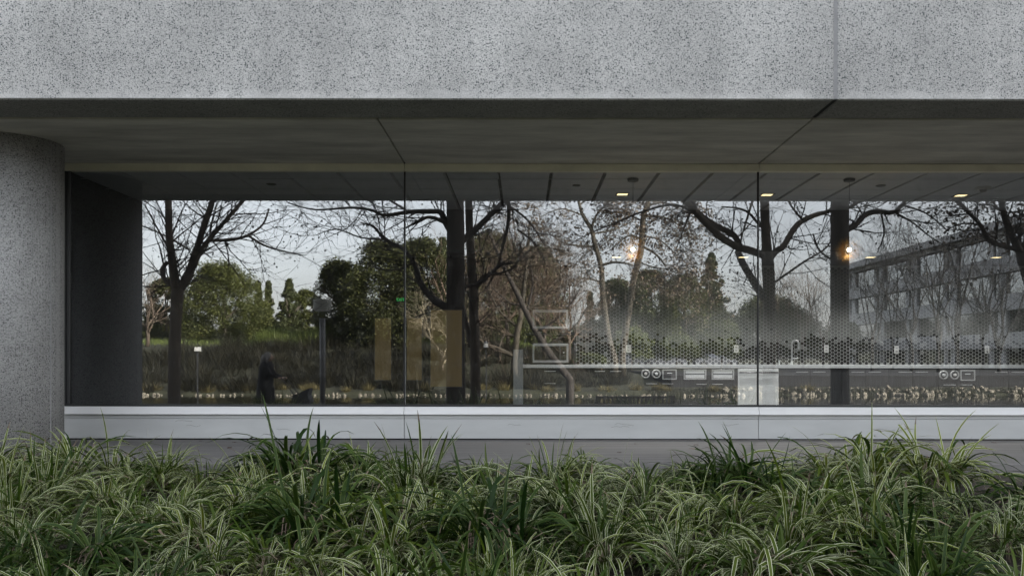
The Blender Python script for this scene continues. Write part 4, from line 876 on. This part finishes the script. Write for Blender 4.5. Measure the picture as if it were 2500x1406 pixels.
crown_tree('evergreen_tree', 'rounded grey green tree right of the taller sycamore', 1670, 96, 150, 676, 865, 78, L_oak, GE, clumps=90, per=60, size=0.22)
crown_tree('evergreen_tree', 'long low evergreen beyond the second glass joint', 1880, 118, 240, 735, 868, 79, L_con, GE, clumps=120, per=60, size=0.28)
GB = 'low sunlit shrubs along the far bank'
for i, (px, d, w_, tp, lab) in enumerate(((1540, 74, 120, 805, 'yellow green shrub between the two leaning sycamores'), (1760, 80, 120, 790, 'yellow green shrub left of the second glass joint'), (1650, 78, 110, 825, 'low yellow green shrub behind the bench'), (700, 72, 90, 830, 'tall bright green grass mound shrub left of the lamp post'), (760, 74, 50, 838, 'bright green shrub touching the lamp post'), (1075, 70, 130, 838, 'bright green shrub behind the thick dark trunk'), (1000, 72, 110, 842, 'bright green shrub at the first glass joint'), (1440, 60, 90, 870, 'low green hedge by the far road'))):
    crown_tree('shrub', lab, px, d, w_, tp, 868, 81+i, L_sh, GB, 'bush', 45, 60, 0.15, cat='shrub')

# reeds, bank grass, rocks
def grass_patch(name, label, cat, mt, n, fx, hgt, wid, seed, bendmax=1.2, seg=4):
    rng = random.Random(seed); s = MB()
    for k in range(n):
        x, y, *ex = fx(rng); z = ground_z(x, y)
        if z < WZ: z = WZ
        az = rng.uniform(0, 2*PI) if not ex else ex[0]+rng.gauss(0, 0.5); ph = rng.uniform(0, 0.35) if not ex else rng.uniform(0.05, 0.25)+ex[1]; be = rng.uniform(0.1, 1)**1.3*bendmax; Ln = hgt*rng.uniform(0.55, 1.15)*(0.8+0.5*mnoise.noise(Vector((x*0.35, y*0.35, 2)))); p = Vector((x, y, z-0.03)); side = Vector((-math.sin(az), math.cos(az), 0)); v = rng.random(); prev = None
        for i in range(seg+1):
            tt = i/seg; f = ph+be*tt*tt
            if i: p = p+Vector((math.sin(f)*math.cos(az), math.sin(f)*math.sin(az), math.cos(f)))*(Ln/seg)
            ww = wid*(1-tt*0.85)*0.5; cur = (s.vert(p+side*ww, v), s.vert(p-side*ww, v))
            if prev: s.face((prev[0], cur[0], cur[1], prev[1]))
            prev = cur
    return tag(s.build(name, mt, attrs=True), label, cat, kind='stuff')
L_reed = leaf_mat('reed_leaf', (0.010, 0.010, 0.007), (0.05, 0.046, 0.027), 0.15)
L_straw = leaf_mat('straw_grass', (0.10, 0.085, 0.04), (0.27, 0.23, 0.11), 0.3)
L_lit = leaf_mat('fresh_grass', (0.06, 0.085, 0.02), (0.20, 0.24, 0.07), 0.35)
tq = random.Random(71); tus = []
for _ in range(230):
    y = -tq.uniform(39.0, 57); xm = 2.0+6*(1-abs(y+47)/10); tus.append((tq.uniform(-27, xm), y, tq.uniform(0.45, 1.0)))
def f_reed(rng):
    cx_, cy_, r_ = rng.choice(tus); a = rng.uniform(0, 2*PI); q = r_*math.sqrt(rng.random()); return cx_+q*math.cos(a), cy_+q*math.sin(a), a, 0.55*q/r_
grass_patch('reeds', 'dark brown reeds covering the mound beyond the pond', 'reeds', L_reed, 26000, f_reed, 1.75, 0.036, 91, 1.9, 5)
tus2 = [(-24+1.15*k+tq.uniform(-0.7, 0.7), -39.1-tq.uniform(0, 0.8), tq.uniform(0.18, 0.5)) for k in range(36) if tq.random() < 0.75]
def f_tuft(rng):
    cx_, cy_, r_ = rng.choice(tus2); a = rng.uniform(0, 2*PI); q = r_*math.sqrt(rng.random()); return cx_+q*math.cos(a), cy_+q*math.sin(a), a, 0.5*q/r_
grass_patch('bank_grass', 'straw coloured grass tufts above the rocks along the far bank', 'grass', L_straw, 4200, f_tuft, 0.62, 0.022, 92, 1.6, 4)
grass_patch('lawn_grass', 'sunlit green grass on top of the mound beyond the reeds', 'grass', L_lit, 9000, lambda r: (r.uniform(-36, 1), -r.uniform(57, 76)), 0.55, 0.05, 93, 0.9, 2)
grass_patch('cattails', 'sunlit green cattail leaves behind the dark reeds', 'reeds', L_lit, 2600, lambda r: (r.uniform(-21, -15.5), -r.uniform(57, 62)), 1.7, 0.07, 94, 0.6, 3)
grass_patch('bank_grass', 'dark green grass on the far bank at the right', 'grass', L_reed, 4500, lambda r: (r.uniform(7, 34), -38.4-abs(r.gauss(0, 0.9))), 0.35, 0.03, 95, 1.2, 2)
for i, (px, w_, tp, lm_) in enumerate(((385, 120, 790, L_dk), (470, 130, 800, L_dk), (575, 120, 800, L_dk), (680, 90, 800, L_con), (745, 90, 805, L_con), (820, 130, 790, L_dk), (900, 130, 780, L_dk), (985, 130, 770, L_dk), (1070, 130, 770, L_dk), (1150, 140, 760, L_con), (1240, 130, 770, L_con), (1330, 140, 780, L_con), (1420, 120, 800, L_con), (1500, 120, 780, L_con), (1580, 140, 760, L_con), (1680, 130, 770, L_con), (1780, 130, 770, L_con), (1960, 150, 780, L_con), (2060, 120, 790, L_con))):
    crown_tree('undergrowth_bush', 'dark bush in the undergrowth band at the foot of the far trees', px, 118+(i*7) % 11, w_, tp, 872, 200+i, lm_, 'dark bushes at the foot of the far trees', 'bush', 40, 50, 0.3, cat='bush')
M_rock = mat('bank_rock', (0.10, 0.09, 0.07), 0.9, bump=0.6, bscale=6, col2=(0.30, 0.27, 0.215), vscale=2.5)
def rock_mesh(seed):
    s = MB(); s.ball((0, 0, 0), 1, 9, 6)
    s.v = [tuple(Vector(p)*(1+0.45*mnoise.noise(Vector(p)*1.1+Vector((seed*7, 0, 0))))) for p in s.v]
    return s.build('bank_rock', M_rock)
rocks = [rock_mesh(i) for i in range(4)]; rr_ = random.Random(77); first = set()
def rock(x, y, sc):
    i = rr_.randrange(4); o = rocks[i]
    if i in first: o = o.copy(); C.objects.link(o)
    first.add(i)
    o.location = (x, y, max(ground_z(x, y), WZ)+sc*0.25); o.rotation_euler = (rr_.uniform(0, 6), rr_.uniform(0, 6), rr_.uniform(0, 6)); o.scale = (sc*rr_.uniform(0.8, 1.4), sc*rr_.uniform(0.8, 1.2), sc*rr_.uniform(0.6, 0.9))
    tag(o, 'pale rounded boulder in the line of rocks edging the pond', 'rock', 'boulders edging the pond')
x = -22.5
while x < 12:
    if mnoise.noise(Vector((x*0.9, 0, 4))) > -0.22: rock(x, -37.2-rr_.uniform(0, 0.6), rr_.uniform(0.04, 0.12))
    x += rr_.uniform(0.08, 0.36)
for k in range(330):
    x = rr_.uniform(11.5, 29); yy = -37.2-rr_.uniform(0, 3.2)
    if mnoise.noise(Vector((x*0.6, yy*0.9, 9))) > -0.08: rock(x, yy, rr_.uniform(0.05, 0.16)*(1.3 if rr_.random() < 0.12 else 1))

# ------------------------------------------------------------------ things along the path
M_lampg = mat('lamp_grey', (0.34, 0.34, 0.30), 0.55, var=0.08, vscale=6); M_pole = mat('pole_grey', (0.16, 0.16, 0.16), 0.5, var=0.15, vscale=5)
d = 22.0; base = RF(787, CY, d); base.z = ground_z(base.x, base.y)
t = thing('lamp_post', 'grey park lamp post with drum shaped head mirrored in the left pane', 'lamp post', base)
zt = CZ-(732-CY)/F*d-base.z; zp = CZ-(778-CY)/F*d-base.z; zh = CZ-(757-CY)/F*d-base.z; hr = 21.5/F*d
s = MB(); s.tube([(0, 0, 0), (0, 0, zp)], 0.072, 16); s.lathe([(0.10, 0), (0.10, 0.02)], 16); s.build('pole', M_pole, t, smooth=True)
s = MB(); s.lathe([(hr-0.01, zh), (hr, zh+0.01), (hr, zh+0.09), (hr-0.004, zh+0.095), (hr, zh+0.10), (hr, zt-0.012), (hr-0.012, zt)], 32); s.build('lamp_head', M_lampg, t)
s = MB(); s.lathe([(hr-0.04, zh-0.035), (hr-0.025, zh)], 28); s.build('lens', M_white, t)
for sx in (-1, 1):
    s = MB(); s.tube([(sx*0.03, 0, zp-0.005), (sx*(hr-0.03), 0, zp-0.005), (sx*(hr-0.004), 0, zp+0.03), (sx*(hr-0.004), 0, zh+0.02)], 0.009, 6); s.build('arm', M_pole, t)
# bench
M_bench = mat('weathered_teak', (0.075, 0.065, 0.055), 0.8, var=0.25, vscale=6, stretch=(0.4, 4, 4))
d = 26.5; a = RF(1455, 966, d); b_ = RF(1648, 966, d); by = a.y; bz = ground_z(0.0, by); zt = a.z; Lb = b_.x-a.x
bz = min(bz, zt-0.85)
t = thing('park_bench', 'dark slatted wooden bench facing the pond', 'bench', ((a.x+b_.x)/2, by, bz)); H = zt-bz
for k in range(18):
    xx = -Lb/2+0.12+k*(Lb-0.24)/17
    if k == 0: s = MB()
    s.box(xx-0.028, xx+0.028, -0.012, 0.012, H-0.42, H-0.07)
s.box(-Lb/2+0.06, Lb/2-0.06, -0.02, 0.02, H-0.07, H); s.box(-Lb/2+0.06, Lb/2-0.06, -0.02, 0.02, H-0.47, H-0.42); s.build('backrest', M_bench, t)
s = MB()
for k in range(5): s.box(-Lb/2+0.06, Lb/2-0.06, -0.12-0.095*k, -0.04-0.095*k, H-0.47, H-0.44)
s.build('seat', M_bench, t)
for sx in (-1, 1):
    for yy, hh in ((0.0, H+0.02), (-0.46, H-0.2)):
        s = MB(); s.box(sx*(Lb/2-0.03)-0.035, sx*(Lb/2-0.03)+0.035, yy-0.035, yy+0.035, -0.3, hh, bev=0.004); s.build('leg', M_bench, t)
    s = MB(); s.box(sx*(Lb/2-0.03)-0.04, sx*(Lb/2-0.03)+0.04, -0.52, -0.036, H-0.2, H-0.165); s.build('armrest', M_bench, t)
# signs
for nm, lab, px, py, d, w_, h_ in (('notice_sign', 'small white notice board standing in the reeds', 483, 853, 47, 0.34, 0.22), ('bird_box', 'small white nesting box on a post between trunk and sycamore', 1187, 843, 46, 0.24, 0.24)):
    p = RF(px, py, d); gz = ground_z(p.x, p.y); t = thing(nm, lab, 'sign' if nm == 'notice_sign' else 'bird box', (p.x, p.y, gz)); z = p.z-gz
    s = MB(); s.box(-0.03, 0.03, -0.03, 0.03, -0.1, z-h_/2-0.002); s.build('post', M_frame, t)
    s = MB(); s.box(-w_/2, w_/2, -0.02, 0.02, z-h_/2, z+h_/2, bev=0.004); s.build('board', M_white, t)
    if nm == 'bird_box':
        s = MB(); n_ = len(s.v)
        for q in ((-w_*0.6, -0.12, z+h_/2+0.002), (w_*0.6, -0.12, z+h_/2+0.002), (w_*0.6, 0.12, z+h_/2+0.002), (-w_*0.6, 0.12, z+h_/2+0.002), (0, -0.12, z+h_), (0, 0.12, z+h_)): s.vert(q)
        for f in ((0, 1, 4), (2, 3, 5), (1, 2, 5, 4), (3, 0, 4, 5), (0, 3, 2, 1)): s.face(f)
        s.build('roof', M_caulk, t)
# person pushing a stroller
M_coat = mat('dark_coat', (0.018, 0.018, 0.02), 0.85, bump=0.2, bscale=9); M_hair = mat('grey_hair', (0.20, 0.19, 0.18), 0.7, var=0.3, vscale=18, stretch=(3, 3, 0.6)); M_skin = mat('skin', (0.48, 0.32, 0.24), 0.55)
d = 20.6; p = RF(648, CY, d); p.z = -0.585
t = thing('person', 'person in a long dark coat with long grey hair pushing a stroller', 'person', p)
def skin_body(name, verts, edges, radii, mt, parent, root=0, sub=2):
    me = bpy.data.meshes.new(name); me.from_pydata(verts, edges, []); o = bpy.data.objects.new(name, me); C.objects.link(o); o.parent = parent
    me.materials.append(mt); md = o.modifiers.new('skin', 'SKIN')
    if not me.skin_vertices: me.attributes.new('skin_vertex', 'FLOAT', 'POINT') if False else None
    sv = me.skin_vertices[0].data if me.skin_vertices else None
    if sv:
        for i, r in enumerate(radii): sv[i].radius = r if hasattr(r, '__len__') else (r, r)
        sv[root].use_root = True
    md.use_smooth_shade = True
    sb = o.modifiers.new('smooth', 'SUBSURF'); sb.levels = sub; sb.render_levels = sub
    return o
HT = CZ-(862-CY)/F*d-p.z
k_ = HT/1.66
P = lambda x, y, z: (x*k_, y*k_, z*k_)
# body: coat with arms reaching forward (+X) to the handle, legs below; one surface grown from the pelvis
vs_ = [P(0, 0, 0.92), P(0.015, 0, 1.12), P(0.035, 0, 1.30), P(0.05, 0, 1.40), P(0.065, 0, 1.46),
       P(0.04, 0.17, 1.34), P(0.17, 0.20, 1.13), P(0.36, 0.16, 1.06), P(0.04, -0.17, 1.34), P(0.17, -0.20, 1.13), P(0.36, -0.16, 1.06),
       P(0.0, 0.08, 0.70), P(-0.02, 0.09, 0.45), P(-0.10, 0.09, 0.08), P(0.03, 0.09, 0.04), P(0.0, -0.08, 0.70), P(0.06, -0.09, 0.45), P(0.12, -0.09, 0.08), P(0.25, -0.09, 0.04)]
es_ = [(0, 1), (1, 2), (2, 3), (3, 4), (2, 5), (5, 6), (6, 7), (2, 8), (8, 9), (9, 10), (0, 11), (11, 12), (12, 13), (13, 14), (0, 15), (15, 16), (16, 17), (17, 18)]
rs_ = [(0.19, 0.17), (0.16, 0.14), (0.17, 0.14), 0.075, 0.06, 0.075, 0.055, 0.042, 0.075, 0.055, 0.042, (0.16, 0.15), 0.085, 0.055, 0.045, (0.16, 0.15), 0.085, 0.055, 0.045]
rs_ = [tuple(q*k_ for q in r) if hasattr(r, '__len__') else r*k_ for r in rs_]
skin_body('body', vs_, es_, rs_, M_coat, t)
# coat skirt
s = MB(); s.lathe([(0.07*k_, 1.47*k_), (0.13*k_, 1.43*k_), (0.185*k_, 1.36*k_), (0.20*k_, 1.24*k_), (0.195*k_, 1.08*k_), (0.215*k_, 0.9*k_), (0.25*k_, 0.62*k_), (0.265*k_, 0.46*k_), (0.255*k_, 0.44*k_), (0.2*k_, 0.7*k_)], 20); s.v = [(v[0]*0.9+0.03*sm(0.9, 1.4, v[2]), v[1]*1.05, v[2]) for v in s.v]; s.build('coat', M_coat, t, smooth=True)
s = MB(); s.ball(P(0.085, 0, 1.555), 0.098*k_, 16, 12, sc=(0.95, 0.78, 1.15))
s.ball(P(0.185, 0, 1.55), 0.018*k_, 8, 6, sc=(1.1, 0.8, 1.3)); s.ball(P(0.165, 0, 1.505), 0.02*k_, 8, 5, sc=(0.7, 1.4, 0.4))
for q in (-1, 1): s.ball(P(0.165, q*0.032, 1.575), 0.012*k_, 6, 5); s.ball(P(0.085, q*0.078, 1.55), 0.022*k_, 6, 5, sc=(0.8, 0.4, 1.2))
s.build('head', M_skin, t, smooth=True)
s = MB(); s.ball(P(0.055, 0, 1.575), 0.108*k_, 16, 12, sc=(1.0, 0.95, 1.08)); s.tube([P(0.0, 0, 1.60), P(-0.035, 0, 1.48), P(-0.05, 0, 1.36), P(-0.07, 0, 1.22)], [0.085*k_, 0.09*k_, 0.08*k_, 0.03*k_], 12); s.tube([P(0.06, -0.085, 1.58), P(0.06, -0.10, 1.44), P(0.05, -0.11, 1.30)], [0.03*k_, 0.035*k_, 0.015*k_], 8); s.tube([P(0.06, 0.085, 1.58), P(0.06, 0.10, 1.44), P(0.05, 0.11, 1.30)], [0.03*k_, 0.035*k_, 0.015*k_], 8); s.build('hair', M_hair, t, smooth=True)
for q in (-1, 1):
    s = MB(); c = Vector(P(0.40, q*0.155, 1.05)); s.ball(c, 0.040*k_, 8, 6, sc=(1.2, 0.9, 0.55))
    for f in range(4):
        yy = c.y+(-0.027+0.018*f)*k_; s.tube([(c.x+0.03*k_, yy, c.z+0.008), (c.x+0.062*k_, yy, c.z+0.012), (c.x+0.076*k_, yy, c.z-0.016), (c.x+0.058*k_, yy, c.z-0.034)], [0.009*k_, 0.0085*k_, 0.008*k_, 0.006*k_], 6)
    s.tube([(c.x, c.y-q*0.032*k_, c.z), (c.x+0.028*k_, c.y-q*0.044*k_, c.z-0.02), (c.x+0.05*k_, c.y-q*0.03*k_, c.z-0.032)], [0.011*k_, 0.01*k_, 0.007*k_], 6)
    s.build('hand', M_skin, t, smooth=True)
sp = RF(735, CY, d); sp.z = -0.585
t = thing('stroller', 'dark grey pushchair rolling along the path before the person', 'stroller', sp)
M_str = mat('stroller_fabric', (0.07, 0.072, 0.078), 0.85); hx = p.x+0.455*k_-sp.x; hz = 1.045*k_
s = MB()
for q in (-1, 1):
    s.tube([(hx, q*0.2, hz), (-0.10, q*0.2, 0.62), (0.18, q*0.2, 0.16)], 0.013, 8); s.tube([(0.08, q*0.2, 0.60), (-0.15, q*0.2, 0.16)], 0.012, 8)
s.tube([(hx, -0.21, hz), (hx, 0.21, hz)], 0.016, 8); s.build('frame', M_frame, t)
s = MB()
prof = [(-0.16, 0.34), (0.14, 0.30), (0.26, 0.46), (0.20, 0.62), (0.24, 0.78), (0.10, 0.72), (-0.02, 0.66), (-0.16, 0.62)]
i0 = [s.vert((x, -0.19, z)) for x, z in prof]; i1 = [s.vert((x, 0.19, z)) for x, z in prof]
s.face(i0); s.face(i1[::-1])
for k in range(len(prof)): s.face((i0[k], i1[k], i1[(k+1) % len(prof)], i0[(k+1) % len(prof)]))
s.build('seat', M_str, t)
for wxx, wy in ((-0.15, -0.22), (-0.15, 0.22), (0.18, -0.22), (0.18, 0.22)):
    s = MB(); s.tube([(wxx+0.125*math.cos(a), wy, 0.14+0.125*math.sin(a)) for a in [2*PI*k/20 for k in range(21)]], 0.018, 8)
    for k in range(3): a = PI*k/3; s.tube([(wxx-0.12*math.cos(a), wy, 0.14-0.12*math.sin(a)), (wxx+0.12*math.cos(a), wy, 0.14+0.12*math.sin(a))], 0.006, 5)
    s.build('wheel', M_black, t)

# ------------------------------------------------------------------ office block, road and cars across the pond
M_blk = mat('block_concrete', (0.46, 0.46, 0.46), 0.85, var=0.12, vscale=0.6); M_bg = mat('block_glass', (0.30, 0.31, 0.32), 0.06, 1.0)
T = thing('office_block', 'long four storey concrete office block with ribbon windows receding on the right', 'building', (49.5, 0, -0.3))
y0, y1 = -58.0, -122.0; zf = [0.0, 3.9, 7.8, 11.7]
for i, z in enumerate(zf):
    s = MB(); s.box(0.0, 26, y1, y0, z+2.3, z+3.9 if i < 3 else z+3.3)
    if i == 3: s.box(-0.9, 26, y1-0.9, y0+0.9, z+2.75, z+3.6)
    s.build('spandrel', M_blk, T)
    s = MB(); s.box(0.6, 25.5, y1+0.5, y0-0.5, z+0.002, z+2.298); s.build('window', M_bg, T)
    yy = y0-1.0
    while yy > y1+1:
        s = MB(); s.box(0.35, 0.598, yy-1.5, yy, z+0.003, z+2.297); s.build('pier', M_blk, T); 
        s = MB(); s.box(0.45, 0.598, yy-3.4, yy-2.5, z+0.003, z+2.297); s.build('pier', M_blk, T); yy -= 10.0
s = MB(); s.box(0.5, 25, y1+0.5, y0-0.5, 15.31, 15.6); s.build('roof', M_blk, T)
s = MB(); s.box(4, 46, -92, -80, -0.35, -0.05, bev=0.02); tag(s.build('road', mat('pale_asphalt', (0.19, 0.175, 0.155), 0.9, var=0.15, vscale=1.5)), 'pale road across the pond', 'road', kind='structure')
s = MB(); s.box(9, 49, -122, -42.5, -0.9, -0.10, bev=0.02); tag(s.build('parking_lot', mat('shade_asphalt', (0.018, 0.018, 0.019), 0.9, var=0.3, vscale=0.8)), 'parking lot sheet across the pond, shade put in its dark asphalt', 'parking lot', kind='structure')  # sheet added to keep the mirrored ground dark, shade put in its colour
M_car = mat('car_paint', (0.16, 0.17, 0.19), 0.3, 0.3, coat=0.6); M_tyre = mat('tyre', (0.02, 0.02, 0.02), 0.8)
def car(px, d, label):
    q = RF(px, CY, d); t = thing('parked_car', label, 'car', (q.x, q.y, -0.05), 0, 'cars parked across the pond')
    pr_ = [(-2.15, 0.30), (-2.2, 0.72), (-1.95, 0.92), (-1.55, 0.98), (-0.95, 1.42), (0.55, 1.44), (1.15, 1.0), (1.95, 0.86), (2.2, 0.66), (2.18, 0.30)]
    s = MB(); i0 = []; i1 = []
    for x, z in pr_:
        w_ = 0.86 if z < 1.1 else 0.66; i0.append(s.vert((x, -w_, z))); i1.append(s.vert((x, w_, z)))
    s.face(i0); s.face(i1[::-1])
    for k in range(len(pr_)): s.face((i0[k], i1[k], i1[(k+1) % len(pr_)], i0[(k+1) % len(pr_)]))
    s.build('body', M_car, t)
    for yy in (-1, 1):
        s = MB(); f = [s.vert((x, yy*w_, z)) for x, w_, z in ((-1.4, 0.865, 1.02), (-0.9, 0.70, 1.36), (0.5, 0.70, 1.38), (1.0, 0.865, 1.02))]; s.face(f); s.build('window', M_bg, t)
        for xx in (-1.35, 1.35):
            s = MB(); s.lathe([(0.32, -0.1), (0.33, 0), (0.32, 0.1)], 18, (xx, yy*0.80, 0.33), axis='y'); s.build('wheel', M_tyre, t)
    for yy in (-0.6, 0.6):
        s = MB(); s.box(2.185, 2.215, yy-0.16, yy+0.16, 0.56, 0.70); s.build('headlight', M_white, t)
car(1547, 88, 'grey parked car between the two leaning sycamores'); car(1625, 90, 'grey parked car right of the taller sycamore'); car(1745, 90, 'grey parked car left of the second glass joint')
